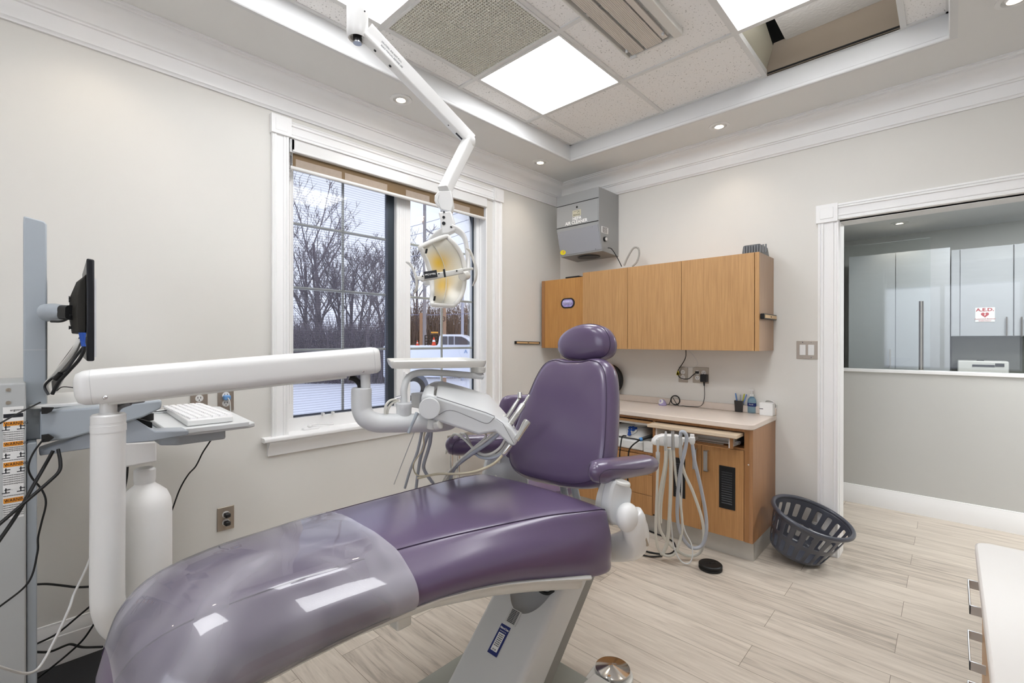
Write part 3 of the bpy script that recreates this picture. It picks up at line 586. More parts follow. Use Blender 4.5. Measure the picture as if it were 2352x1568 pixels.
# ---------------------------------------------------------------- base cabinets
M_bc = M_oakL
CT = .824; bx0, bx1 = .035, 1.772; by = -.480
t = thing('base_cabinet', 'oak base cabinet run with open bays, drawers, vented doors and metal toe kick', 'cabinet', (.9, -.24, 0))
b = B(); b.box(bx0+.02, bx1-.012, -.422, -.01, 0, .125); b.done('toe_kick', M_toe, t)
b = B(); b.box(bx1-.020, bx1, by, -.002, .126, CT-.032); b.done('end_panel', woodmat('oak_end', '9a6e48', 'b0825a', .42), t)
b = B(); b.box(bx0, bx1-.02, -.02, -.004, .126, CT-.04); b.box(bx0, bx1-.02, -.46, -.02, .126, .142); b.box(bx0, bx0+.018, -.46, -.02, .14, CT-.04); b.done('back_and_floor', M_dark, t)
cxs = {'l': 0.507, 'd0': 1.165, 'dm': 1.475, 'd1': 1.724}
b = B(); b.box(cxs['d1']+.001, bx1-.0205, by, -.46, .126, CT-.034); b.box(bx0, cxs['d1'], by+.002, -.40, CT-.052, CT-.034); b.box(1.147, 1.165, by+.003, -.05, .142, CT-.04); b.box(bx0+.0, 1.15, by+.003, -.04, .535, .550); b.box(1.165, 1.752, by+.003, -.04, .664, .676); b.done('face_frame', M_oakd, t)
ZD0, ZD1 = .128, .662
b = B(); b.cyl((1.748, by-.001, .585), (1.748, by, .585), .004, n=12); b.done('screw_cap', M_paper, t)
for x0_, x1_, hs, vx in ((cxs['d0'], cxs['dm'], -1, 0), (cxs['dm'], cxs['d1'], 1, 1)):
    b = B(); b.box(x0_+.0015, x1_-.0015, by-.001, by+.018, ZD0, ZD1); dr = b.done('door', M_bc, t, bevel=.001)
    hx = cxs['dm'] + hs * .034; b = B(); b.box(hx-.012, hx+.012, by-.030, by-.026, .505, .633); b.box(hx-.012, hx+.012, by-.030, by, .505, .509); b.box(hx-.012, hx+.012, by-.030, by, .629, .633); b.done('handle', M_alu, dr, bevel=.001)
    va, vb = (1.293, 1.372) if vx == 0 else (1.582, 1.676)
    z0_, z1_ = .297, .554
    b = B(); b.box(va, vb, by-.005, by-.001, z0_, z1_); b.done('vent_grille', M_blk, dr, bevel=.004)
    b = B(); n = 14
    for i in range(n):
        zz = z0_+.028 + i*(z1_-z0_-.056)/n; b.prism([(va+.016, by-.0055, zz), (va+.016, by-.0085, zz+.003), (va+.016, by-.0085, zz+.0065), (va+.016, by-.0055, zz+.009)], (vb-va-.034, 0, 0))
    b.done('vent_slats', mat('vent_slat', '3a3c3f', .3), dr, smooth=False)
# lower drawers under the open bay
zr = [.128, .26, .40, .532]
for (xa, xb) in ((bx0+.01, .36), (.36, .72), (.72, 1.146)):
    for z0_, z1_ in zip(zr, zr[1:]):
        b = B(); b.box(xa+.0015, xb-.0015, by-.001, by+.018, z0_+.0015, z1_-.0015); b.done('drawer_front', M_bc, t, bevel=.001)
b = B(); b.box(bx0, .70, by, by+.018, .55, .77); b.done('blank_panel', M_bc, t)
b = B(); b.box(.70, 1.146, -.465, -.05, .731, .745); b.done('white_shelf', M_whitem, t)
b = B(); b.box(.70, 1.146, by, by+.02, .748, .764); b.done('slide_out_edge', M_oak, t)
# pulled-out writing drawer
d = B(); dx0, dx1, dy = 1.160, 1.716, -.585
d.prism([(dx0, dy, .748), (dx0+.012, dy, .748), (dx1-.0, dy, .748), (dx1, dy, .766), (dx1, -.20, .766), (dx0, -.20, .766), (dx0, dy, .766)][:0] or [(dx0, dy, .747), (dx1, dy, .747), (dx1, -.15, .747), (dx0, -.15, .747)], (0, 0, .018)); dd = d.done('pull_out_top', M_oakx, t, bevel=.001)
b = B(); b.box(dx0+.002, dx1-.002, dy+.003, dy+.010, .744, .7475); b.box(dx0+.03, dx0+.045, dy+.02, dy+.035, .677, .746); b.box(dx1-.045, dx1-.03, dy+.02, dy+.035, .677, .746); b.box(dx0+.03, dx1-.03, dy+.02, dy+.032, .677, .681); b.done('drawer_frame', M_oakd, dd)
b = B(); b.box(dx0+.045, dx0+.055, dy+.03, -.15, .682, .745); b.box(dx1-.055, dx1-.045, dy+.03, -.15, .682, .745); b.box(dx0+.045, dx1-.045, dy+.14, -.15, .682, .688); b.box(dx0+.05, dx1-.05, dy+.20, dy+.21, .688, .745); b.done('drawer_liner', M_whitem, dd)
b = B(); b.box(dx1-.028, dx1-.018, dy+.04, -.1, .698, .722); b.box(dx1-.016, dx1-.010, dy+.08, -.1, .700, .720)
for i in range(5): b.box(dx1-.017, dx1-.009, dy+.05+i*.012, dy+.056+i*.012, .704, .716)
b.done('drawer_slide', M_alu, dd)
b = B(); b.box(dx0+.09, dx0+.20, dy+.06, dy+.12, .690, .700); b.box(dx0+.30, dx0+.46, dy+.06, dy+.075, .689, .694); solo(b, 'drawer_contents', M_stl, 'flat steel items lying in the pulled-out drawer', 'tools')
# countertop
t = thing('countertop', 'pale pinkish laminate countertop with backsplash on the oak base cabinets', 'countertop', (.9, -.25, CT-.032))
def rrect(x0, x1, y0, y1, r, z, n=6, corners=(1, 1, 1, 1)):
    out = []
    for k, (cx, cy_, a0) in enumerate(((x1-r, y1-r, 0), (x0+r, y1-r, PI/2), (x0+r, y0+r, PI), (x1-r, y0+r, 1.5*PI))):
        if corners[k]:
            for i in range(n+1): a = a0 + i/n*PI/2; out.append(V((cx + r*math.cos(a), cy_ + r*math.sin(a), z)))
        else: out.append(V(((x1 if k in (0, 3) else x0), (y1 if k < 2 else y0), z)))
    return out
b = B(); b.prism(rrect(.004, 1.780, -.512, -.003, .035, CT-.032, corners=(0, 0, 0, 1)), (0, 0, .032)); b.done('worktop', M_lam, t, bevel=.004)
b = B(); b.box(.004, 1.780, -.020, -.003, CT+.0005, .872); b.done('backsplash', M_lam, t, bevel=.003)
# ---------------------------------------------------------------- items on the counter
def up(x, y): return (x, y, CT + .001)
p = (1.553,-0.008,0.824); c = V(p)
t = thing('pen_cup', 'black square pen cup with pens beside the sanitizer bottle', 'pen holder', tuple(c))
b = B(); h = .078; s0, s1 = .024, .028
b.loft([[c + V((a*s_, e*s_, z)) for a, e in ((-1, -1), (1, -1), (1, 1), (-1, 1))] for s_, z in ((s0, .001), (s1, h), (s1-.003, h), (s0-.003, .006))]); b.done('cup', mat('smoked_black', '1c1c20', .15, coat=.5), t, bevel=.003)
random.seed(5)
for (dx, dy_, tx, ty, hh, cc, lab) in ((-.012, .0, -.020, .0, .125, '5f8fd0', 'blue pen leaning left in the black pen cup'), (-.004, .008, -.004, .01, .105, '22232a', 'short black pen in the black pen cup'), (.004, -.006, .002, 0, .118, 'a9b0b6', 'silver pen upright in the black pen cup'), (.012, .004, .020, 0, .124, 'd2d24a', 'yellow green pen leaning right in the black pen cup'), (.014, -.008, .036, .01, .122, '7f9bd8', 'pale blue pen at the right of the black pen cup')):
    p0 = c + V((dx*.6, dy_*.6, .008)); p1 = c + V((dx+tx*.8, dy_+ty, hh)); b = B(); b.cyls([(p0, .001), (p0+(p1-p0)*.08, .004), (p0+(p1-p0)*.93, .004), (p1, .003)], 10); solo(b, 'pen', mat('pen_'+cc, cc, .35), lab, 'pen', 'pens in the black cup')
p = V((1.632,-0.013,0.824)); t = thing('sanitizer_bottle', 'clear blue pump bottle of hand sanitizer', 'bottle', tuple(p))
M_gel = mat('blue_gel', 'a7d0e8', .08, trans=.75, ior=1.33)
b = B(); ov = lambda s_, z, f=.62: [p + V((math.cos(2*PI*i/28)*s_, math.sin(2*PI*i/28)*s_*f, z)) for i in range(28)]
b.loft([ov(.026, .001), ov(.028, .006), ov(.028, .075), ov(.025, .092), ov(.016, .104), ov(.010, .108, 1), ov(.010, .114, 1)]); b.done('bottle', M_gel, t)
b = B(); b.cyls([(p+V((0, 0, .112)), .0125), (p+V((0, 0, .128)), .0125)], 20); b.cyl(p+V((0, 0, .128)), p+V((0, 0, .148)), .0045, n=12); b.obox(p+V((-.004, 0, .152)), (.014, 0, 0), (0, .007, 0), (0, 0, .005)); b.done('pump', M_white, t, bevel=.001)
b = B(); b.loft([[q + V((0, -.0006, 0)) for q in ov(.0283, z)][15:28] for z in (.045, .068)], cap=False, closed=False); b.done('label_band', M_navy, t); text('Purell', .011, (p[0], p[1]-.0185, CT+.058), (1, 0, 0), (0, 0, 1), M_paper, t)
p = V((1.735,-0.042,0.824)); t = thing('tissue_box', 'small white box with a curled strap behind it at the counter end', 'box', tuple(p))
b = B(); b.box(p[0]-.040, p[0]+.038, p[1]-.03, p[1]+.03, CT+.001, CT+.082); b.done('box', M_paper, t, bevel=.001); b = B(); b.box(p[0]-.041, p[0]-.018, p[1]-.0305, p[1]-.0295, CT+.040, CT+.044); b.done('mark', M_ink, t)
b = B(); b.tube([(p[0]-.03, p[1]+.034, CT+.06), (p[0]-.015, p[1]+.036, CT+.092), (p[0]+.02, p[1]+.034, CT+.09), (p[0]+.046, p[1]+.03, CT+.068), (p[0]+.044, p[1]+.03, CT+.04)], .006, 8, flat=.25); b.done('strap', M_whitem, t)
p = V((1.471,0.025,0.824)); b = B(); b.obox(p+V((0, 0, .0035)), (.034, .006, 0), (-.006, .034, 0), (0, 0, .0025)); solo(b, 'sticky_notes', mat('pale_yellow', 'eeebc9', .8), 'pale yellow sticky note pad on the counter', 'notepad')
b = B(); b.cyl(p+V((.004, .004, .0065)), p+V((.004, .004, .020)), .022, n=28); solo(b, 'tape_roll', mat('tape_cream', 'e8e4d0', .6), 'short round cream tape roll standing on the sticky note pad', 'tape')
p = V((1.032,-0.088,0.824)); t = thing('cradle_device', 'white and lavender oval cordless device on the counter beside the cable coil', 'device', tuple(p))
b = B(); b.loft([[p+V((math.cos(2*PI*i/24)*a*1.0 + ox, math.sin(2*PI*i/24)*a*.8, z)) for i in range(24)] for a, z, ox in ((.028, .001, 0), (.031, .008, 0), (.029, .020, -.002), (.022, .038, -.004), (.010, .047, -.006))]); b.done('body', mat('lavender', 'a89cc4', .35, coat=.3), t)
b = B(); b.sph(p+V((-.006, -.012, .026)), .022, (.9, .62, 1.05)); q = b.done('face_shell', M_white, t); b = B(); b.sph(p+V((-.006, -.016, .031)), .014, (.8, .75, 1.05)); b.done('sensor_lens', MATS['lavender'], q)
pg = V((0.882,0.007,0.824)); t = thing('safety_glasses', 'pair of black tinted glasses lying on the counter', 'glasses', tuple(pg))
M_tint = mat('tinted_lens', '0d0f16', .06, coat=1)
for s, nm in ((-1, ''), (1, '')):
    b = B(); b.sph(pg+V((s*.027, s*-.003, .016)), .022, (1, .75, .95), n=18, m=10); b.done('lens', M_tint, t)
b = B(); b.tube([pg+V((-.01, 0, .016)), pg+V((0, -.004, .019)), pg+V((.01, -.002, .016))], .003, 8); b.done('bridge', M_blk, t)
for s in (-1, 1): b = B(); b.tube([pg+V((s*.046, 0, .018)), pg+V((s*.050, .04, .015)), pg+V((s*.044, .09, .004))], .0025, 8); b.done('temple', M_blk, t)
# coiled adapter cable
pc = V((1.102,0.045,0.824)); b = B(); random.seed(2); P = [pc+V((-.075, .01, .004)), pc+V((-.05, -.005, .004))]
for i in range(5*12):
    a = i/12*2*PI; P.append(pc + V((math.cos(a+2.8)*(.034+.003*math.sin(i*.7)), math.sin(a*.5)*.008 + .006, .040 + math.sin(a+2.8)*(.034+.003*math.cos(i*.9)))))
P += [pc+V((.02, -.012, .004)), pc+V((.06, -.02, .003)), pc+V((.115, -.008, .003)), V((1.305, -.05, CT+.02)), V((1.318, -.022, .90)), V((1.318, -.022, .985))]
P = [V((q.x, min(q.y, -.024), max(q.z, CT+.004))) for q in P]
b.tube(P, .0022, 6, k=3); solo(b, 'coiled_cable', M_rub, 'thin black cable coiled on the counter and rising to the black adapter', 'cable')
b = B(); b.box(1.296, 1.340, -.050, -.010, 1.015, 1.070); b.cyls([((1.318, -.03, 1.015), .008), ((1.318, -.026, .985), .004)], 12); solo(b, 'power_adapter', M_blk, 'black plug-in adapter in the double outlet over the counter', 'power adapter', bevel=.004)
b = B(); b.tube([(1.185, -.03, 1.25), (1.180, -.03, 1.18), (1.130, -.024, 1.10), (1.118, -.024, 1.072), (1.14, -.024, 1.035), (1.20, -.026, 1.03), (1.235, -.024, 1.06), (1.258, -.020, 1.080)], .0032, 8); b.cyl((1.250, -.018, 1.080), (1.274, -.012, 1.080), .009, n=14); solo(b, 'plug_cable', M_rub, 'black plug cable hanging from the wall cabinets through a yellow clip', 'cable')
b = B(); b.tube([(1.19, -.02, 1.25), (1.235, -.012, 1.20), (1.262, -.010, 1.150), (1.24, -.010, 1.118), (1.17, -.010, 1.114)], .0013, 6); solo(b, 'thin_wire', M_lgrey, 'thin grey wire looping under the wall cabinets', 'wire')
b = B(); random.seed(8)
for i in range(9): a = random.random()*6.3; q = V((1.123, -.028, 1.066+random.random()*.02-.01)); b.obox(q, (math.cos(a)*.010, 0, math.sin(a)*.010), (-math.sin(a)*.003, 0, math.cos(a)*.003), (0, .002, 0))
solo(b, 'yellow_clip', M_yel, 'yellow plastic tie gathering the black plug cable', 'cable tie')
# on top of the wall cabinet
q0, q1 = 1.635, 1.748; t = thing('ribbed_box', 'dark grey ribbed receiver box on top of the wall cabinet end', 'electronics', ((q0+q1)/2, -.2, uz1))
b = B(); b.prism([(q0, -.24, uz1+.001), (q0+.006, -.235, uz1+.062), (q0+.018, -.235, uz1+.066), (q1-.008, -.235, uz1+.066), (q1+.004, -.24, uz1+.001)], (0, .17, 0)); b.done('body', mat('charcoal_plastic', '55585b', .4), t, bevel=.004)
b = B()
for i in range(9): x = q0+.012+i*.0155; b.box(x, x+.0095, -.2455, -.238, uz1+.006, uz1+.058)
b.done('ribs', mat('rib_plastic', '74777a', .4), t, bevel=.002)
b = B(); P = [V((0.739,-0.150,1.901)), V((0.772,-0.140,1.973)), V((0.811,-0.130,2.031)), V((0.846,-0.120,2.027)), V((0.854,-0.120,1.976)), V((0.837,-0.130,1.919)), V((0.806,-0.140,1.888))]; b.tube(P, .0075, 10, k=8)
for i in range(60): pass
ob = solo(b, 'spiral_wrap', mat('braided_grey', 'a5a39d', .6, var=.5, vscale=220), 'loop of grey braided cable wrap on the wall cabinets beside the air cleaner', 'cable')
b = B(); P = [V((0.608,-0.167,2.056)) , V((0.660,-0.200,2.034)), V((0.695,-0.180,1.970)), V((0.726,-0.160,1.894))]; b.tube(P, .0035, 8); solo(b, 'cable', M_rub, 'black power cord from the air cleaner down to the wall cabinet', 'cable')
# round disc leaning behind the backrest
c = V((0.550,-0.050,0.991)); t = thing('round_mirror', 'black rimmed round disc half hidden behind the purple backrest', 'mirror', (c.x, c.y, c.z-.13))
b = B(); b.lathe([(.085, -.010), (.118, -.012), (.128, 0), (.118, .014), (.085, .012)], c, 48, axis=(0, -1, 0)); b.done('rim', M_blk, t)
b = B(); b.cyl(c+V((0, .002, 0)), c+V((0, -.006, 0)), .090, n=48); b.done('disc', M_white, t)
# ---------------------------------------------------------------- HEPA air cleaner
t = thing('air_cleaner', 'grey wall-hung HEPA air cleaner box in the corner above the cabinets', 'air cleaner', (.4, -.15, 2.01))
ax0, ax1, az1 = .189, .605, 2.517; pr = [(-.002, az1), (-.301, az1), (-.301, 2.236), (-.244, 2.021), (-.002, 2.008)]
b = B(); b.prism([(ax0, y, z) for y, z in pr], (ax1-ax0, 0, 0)); b.done('housing', M_hepa, t, bevel=.003)
b = B(); b.box(ax0+.004, ax1-.006, -.3045, -.301, 2.254, 2.428); b.done('filter_door', M_hepa, t, bevel=.001)
b = B(); b.box(ax0+.002, ax1-.002, -.3035, -.3, 2.430, 2.434); b.box(ax0+.002, ax1-.002, -.3035, -.3, 2.248, 2.252); b.done('seam_gap', M_dark, t)
b = B(); b.cyl((.400, -.3065, 2.395), (.400, -.3045, 2.395), .0085); b.done('lock', M_blk, t)
fc = V((0, -.2725, 2.1285)); fu = V((0, .057, -.215)).normalized(); fn = V((0, -.215, -.057)).normalized()
b = B(); b.obox(V(((ax0+ax1)/2, 0, 0)) + fc + fn*.002, ((ax1-ax0)/2-.008, 0, 0), fu*.098, fn*.002); b.done('lower_panel', mat('hepa_lower', '9a9ca2', .5), t, bevel=.001)
b = B()
for x in (ax0+.035, ax1-.06):
    for k in (-.088, .088): b.cyl(V((x, 0, 0)) + fc + fu*k + fn*.004, V((x, 0, 0)) + fc + fu*k + fn*.0055, .003, n=10)
b.done('rivets', M_chr, t)
b = B(); c = V((ax0+.035, 0, 0)) + fc + fu*.075; b.loft([[c + fn*z_ + V((1, 0, 0))*math.cos(2*PI*i/28)*.028 - fu*math.sin(2*PI*i/28)*.020 for i in range(28)] for z_ in (.004, .0055)]); st = b.done('round_sticker', M_yel, t)
b = B(); c2 = c + V((.008, 0, 0)); b.loft([[c2 + fn*z_ + V((1, 0, 0))*math.cos(2*PI*i/20)*.009 - fu*(math.sin(2*PI*i/20)*.009+.004) for i in range(20)] for z_ in (.0055, .006)]); b.done('sticker_emblem', mat('orange_tint', 'd8a060', .6), st)
cx = (.400)
text('HEPA', .036, (cx, -.3055, 2.304), (1, 0, 0), (0, 0, 1), M_paper, t, bold=.0009, th=.0006); text('AIR CLEANER', .036, (cx-.008, -.3055, 2.274), (1, 0, 0), (0, 0, 1), M_paper, t, bold=.0009, th=.0006)
b = B(); b.box(cx-.044, cx+.040, -.3058, -.3045, 2.322, 2.372); lb = b.done('maker_label', mat('label_beige', 'c2bfa8', .6), t); text('Electrocorp', .015, (cx-.002, -.3062, 2.334), (1, 0, 0), (0, 0, 1), M_ink, lb, sx=.9)
b = B(); b.tube([(cx-.03, -.3062, 2.362), (cx+.03, -.3062, 2.364)], .0008, 4, k=0); b.tube([(cx+.004, -.3062, 2.345), (cx+.018, -.3062, 2.357), (cx+.028, -.3062, 2.346)], .0012, 4); b.done('emblem', M_ink, lb)
b = B(); b.box(ax1, ax1+.0012, -.262, -.165, 2.165, 2.215)
lb = b.done('spec_label', M_paper, t)
for i in range(6): text('SERIAL MODEL VOLT', .007, (ax1+.0015, -.214, 2.209-i*.0075), (0, 1, 0), (0, 0, 1), M_ink, lb, sx=1.05)
b = B(); b.cyl((ax1, -.218, 2.118), (ax1+.012, -.218, 2.118), .019, n=28); b.done('knob', M_blk, t); b = B(); b.cyl((ax1+.012, -.214, 2.118), (ax1+.016, -.214, 2.118), .013, n=28); b.done('knob_cap', M_white, t)
b = B(); c = V((.40, -.13, 2.0145)); b.loft([[c + V((math.cos(2*PI*i/40)*r_*1.0, math.sin(2*PI*i/40)*r_*.82, z_)) for i in range(40)] for r_, z_ in ((.098, -.006), (.098, .0), (.085, .004))]); b.done('outlet_ring', M_blk, t)
# ---------------------------------------------------------------- ultrasonic scaler in the open bay
sx0, sx1, sy0, sy1, sz = .76, 1.070, -.47, -.20, .552
t = thing('scaler_unit', 'white tabletop ultrasonic unit with blue buttons in the open bay', 'dental device', ((sx0+sx1)/2, -.33, sz))
b = B(); b.box(sx0, sx1, sy0, sy1, sz, sz+.062); b.done('base', M_white, t, bevel=.008)
prf = [(sy0+.012, sz+.062), (sy0+.02, sz+.085), (sy0+.075, sz+.135), (sy0+.12, sz+.160), (sy1-.02, sz+.165), (sy1-.01, sz+.062)]
b = B(); b.loft([[V((x, y if k else y, sz+.062+(z-sz-.062)*s_)) for k, (y, z) in enumerate(prf)] for x, s_ in ((sx0+.004, .15), (sx0+.02, .72), (sx0+.07, .97), (sx1-.07, 1.0), (sx1-.02, .75), (sx1-.004, .15))]); b.done('sloped_top', M_white, t, sub=1)
def onslope(x, k, h=.0035):
    a = V((x, sy0+.024, sz+.092)); e = V((x, sy0+.085, sz+.142)); dn = (e-a).normalized(); nn = V((0, -dn.z, dn.y)); return a + (e-a)*k + nn*h, dn, nn
def oncirc(b, x, k, r, h0, h1, ex=1, n=26):
    c, dn, nn = onslope(x, k, 0); b.loft([[c + nn*h + V((1, 0, 0))*math.cos(2*PI*i/n)*r*ex + dn*math.sin(2*PI*i/n)*r for i in range(n)] for h in (h0, h1)])
b = B(); oncirc(b, .955, .50, .036, .0, .004, 1.15); cp = b.done('control_panel', M_grey, t)
for (x, k, r) in ((.935, .80, .011), (.955, .86, .011), (.978, .80, .011), (.940, .52, .011), (.966, .58, .011), (.948, .25, .010), (.955, .02, .012)):
    b = B(); oncirc(b, x, k, r, .004, .007, 1.2); b.done('button', M_blue, cp)
b = B(); oncirc(b, .822, .45, .025, .0, .010); oncirc(b, .822, .45, .019, .010, .018); b.done('dial', mat('dial_blue', '5b93c0', .35), t)
b = B(); c = V((.985, sy0+.14, sz+.165)); b.lathe([(.042, -.02), (.045, -.004), (.042, .006)], c, 30); b.done('bottle_cap_collar', M_off, t)
t = thing('scaler_handpiece', 'black handpiece with blue collar and black cord resting beside the ultrasonic unit', 'handpiece', (1.11, -.45, .58))
b = B(); b.cyls([((1.135, -.42, .665), .012), ((1.075, -.49, .640), .011), ((1.070, -.495, .638), .008)], 14); b.done('grip', M_blk, t)
b = B(); b.cyl((1.075, -.49, .640), (1.064, -.503, .635), .0125, n=16); b.done('collar', mat('sky_blue', '4f8fd0', .4), t)
b = B(); b.tube([(1.066, -.50, .635), (1.03, -.53, .60), (1.005, -.54, .56), (.995, -.535, .50), (.98, -.52, .40), (1.02, -.56, .20), (1.06, -.66, .03), (1.2, -.75, .008), (1.36, -.68, .007), (1.30, -.50, .007), (1.08, -.44, .007)], .0052, 8); b.done('cord', M_rub, t)
b = B(); b.tube([(.945, -.475, .640), (.93, -.50, .638), (.925, -.515, .58), (.92, -.52, .50), (.93, -.52, .42), (.985, -.57, .20), (1.05, -.68, .03), (1.16, -.80, .008), (1.28, -.80, .008), (1.34, -.74, .008)], .0045, 8); solo(b, 'foot_switch_cord', M_rub, 'black cord from the ultrasonic unit down to the floor under the hoses', 'cable')
b = B(); b.box(1.078, 1.145, -.475, -.38, .552, .628); b.box(1.085, 1.138, -.477, -.475, .575, .58); solo(b, 'white_module', M_white, 'small white module with a striped label between the ultrasonic unit and the cupboard', 'device', bevel=.004)
b = B()
for i in range(5): b.tube([(.86+i*.05, -.10, .60), (.9+i*.04, -.15, .70-.01*i), (1.0+i*.02, -.12, .66)], .004, 6)
solo(b, 'rear_cables', M_rub, 'dark cables tangled at the back of the open bay', 'cables')
# ---------------------------------------------------------------- right-hand counter unit
rx0, ry1, rz = 2.652, -1.812, .824
t = thing('drawer_cabinet', 'oak drawer cabinet under the white counter at the right edge', 'cabinet', (2.98, -2.5, 0))
b = B(); b.box(rx0+.030, 3.30, -3.28, ry1-.03, .10, rz-.03); b.done('carcass', M_oakd, t)
b = B(); b.box(rx0+.07, 3.30, -3.28, ry1-.06, 0, .10); b.done('toe_kick', M_toe, t)
for k, (za, zb_) in enumerate(((.675, .79), (.555, .67), (.435, .55), (.11, .43))):
    for (ya, yb_) in ((-2.33, ry1-.032), (-2.86, -2.335)):
        b = B(); b.box(rx0+.012, rx0+.030, ya+.0015, yb_-.0015, za+.0015, zb_-.0015); f = b.done('drawer_front', M_oak if k < 3 else M_bc, t, bevel=.001)
        if 1:
            ym = (ya+yb_)/2 + (.145 if yb_ > -2 else 0); zc = zb_ - .055; L = .075; b = B()
            b.box(2.6385, 2.6415, ym-L, ym+L, zc-.010, zc+.010); b.box(2.6385, rx0+.013, ym-L, ym-L+.003, zc-.010, zc+.010); b.box(2.6385, rx0+.013, ym+L-.003, ym+L, zc-.010, zc+.010); b.done('handle', M_alu, f, bevel=.0008)
b = B(); b.prism(rrect(rx0, 3.33, -3.30, ry1, .03, rz-.028, corners=(1, 1, 0, 0)), (0, 0, .028)); solo(b, 'side_countertop', M_lamw, 'white countertop with rounded corner at the right edge', 'countertop', bevel=.004)
# ================================================================ DENTAL CHAIR
def ccrv(pts, k=5):
    P = [V(p) for p in pts]; n = len(P); out = []
    for i in range(n):
        p0, p1, p2, p3 = P[i-1], P[i], P[(i+1) % n], P[(i+2) % n]
        for j in range(k):
            t = j / k; out.append(.5 * ((2*p1) + (p2-p0)*t + (2*p0-5*p1+4*p2-p3)*t*t + (3*p1-p0-3*p2+p3)*t**3))
    return out
CH = thing('dental_chair', 'purple upholstered dental chair with clear film over its foot end', 'dental chair', (1.46, -2.35, 0))
ST_ = [(-2.022, 1.30, 1.66, .655, .585, .015), (-2.038, 1.235, 1.725, .705, .560, .025), (-2.070, 1.190, 1.765, .745, .545, .028), (-2.15, 1.165, 1.735, .752, .545, .050), (-2.27, 1.150, 1.668, .752, .562, .075), (-2.465, 1.145, 1.600, .752, .598, .085),
       (-2.654, 1.140, 1.548, .752, .615, .095), (-2.86, 1.140, 1.508, .750, .608, .100), (-3.05, 1.150, 1.478, .742, .585, .100), (-3.18, 1.165, 1.452, .722, .560, .100), (-3.252, 1.198, 1.420, .680, .545, .085), (-3.288, 1.240, 1.380, .610, .530, .050)]
def st_at(i_f):
    n = len(ST_); i = min(int(i_f), n-2); t = i_f - i; q = [ST_[max(i-1, 0)], ST_[i], ST_[i+1], ST_[min(i+2, n-1)]]
    return [.5*((2*q[1][k]) + (q[2][k]-q[0][k])*t + (2*q[0][k]-5*q[1][k]+4*q[2][k]-q[3][k])*t*t + (3*q[1][k]-q[0][k]-3*q[2][k]+q[3][k])*t**3) for k in range(6)]
def ring(i_f, off=0.0):
    Y, xl, xr, zs, zb, fl = st_at(i_f); w = xr - xl; h = zs - zb; f2 = fl * .55
    p = [(xl, zs), (xl+w*.12, zs+.008), (xl+w*.35, zs+.014), (xl+w*.65, zs+.014), (xl+w*.88, zs+.008), (xr, zs), (xr+fl*.45, zs-h*.17), (xr+fl*.85, zs-h*.38), (xr+fl, zs-h*.62), (xr+fl*.9, zs-h*.84), (xr+fl*.5, zb), (xr-w*.15, zb-.006), (xl+w*.5, zb-.01), (xl+w*.15, zb-.006), (xl-f2*.3, zb+h*.05), (xl-f2*.9, zs-h*.62), (xl-f2*.5, zs-h*.2)]
    c = V(((xl+xr)/2, Y, (zs+zb)/2)); out = []
    for a, z in p:
        q = V((a, Y, z))
        if off: d = (q-c).normalized(); q = q + d*off
        out.append(q)
    return ccrv(out, 4), V((xr, Y, zs)), V((xl, Y, zs))
idx = [i*.2 for i in range(int((len(ST_)-1)/.2)+1)]
b = B(); R_ = [ring(i)[0] for i in idx]; c0 = sum(R_[0], V())/len(R_[0]); c1 = sum(R_[-1], V())/len(R_[-1])
R_ = [[c0 + (p-c0)*.5 + V((0, .012, 0)) for p in R_[0]]] + R_ + [[c1 + (p-c1)*.5 + V((0, -.014, 0)) for p in R_[-1]]]
b.loft(R_); seat = b.done('seat_cushion', M_vinyl, CH, ang=60)
b = B(); sp = [ring(i)[1] + V((.0005, 0, .0012)) for i in idx[8:]]; b.tube(sp, .0016, 6, k=0); sl = [ring(i)[2] + V((0, 0, .001)) for i in idx[8:]]; b.tube(sl, .0014, 6, k=0); b.done('seam', M_seam, seat)
# underside shell
b = B(); rr_ = []
for i_f in (3.0, 3.12, 3.3, 3.6, 4, 4.5, 5, 5.5, 6, 6.5, 7, 7.6, 8.2):
    Y, xl, xr, zs, zb, fl = st_at(i_f); k = 1 if i_f < 7 else .7; e = {3.0: .05, 3.12: .02}.get(i_f, 0)
    dd_ = .036 if 3 < i_f < 6 else .028
    rr_.append(ccrv([V((x, Y, z)) for x, z in ((xl+.03+e, zb+.02), (xr+fl*.55-e, zb+.02), (xr+fl*.62-e, zb-.004), (xr+fl*.35-e, zb-dd_*k), (xr-.1, zb-dd_*k-.012), (xl+.1, zb-dd_*k-.012), (xl+.03+e, zb-dd_*.6))], 4))
b.loft(rr_); b.done('seat_shell', M_off, CH, ang=60)
p = V((1.540,-2.708,0.567)); b = B(); b.box(p.x-.02, p.x+.02, p.y-.03, p.y+.015, p.z-.018, p.z+.06); b.done('leg_rest_bracket', M_off, CH, bevel=.005)
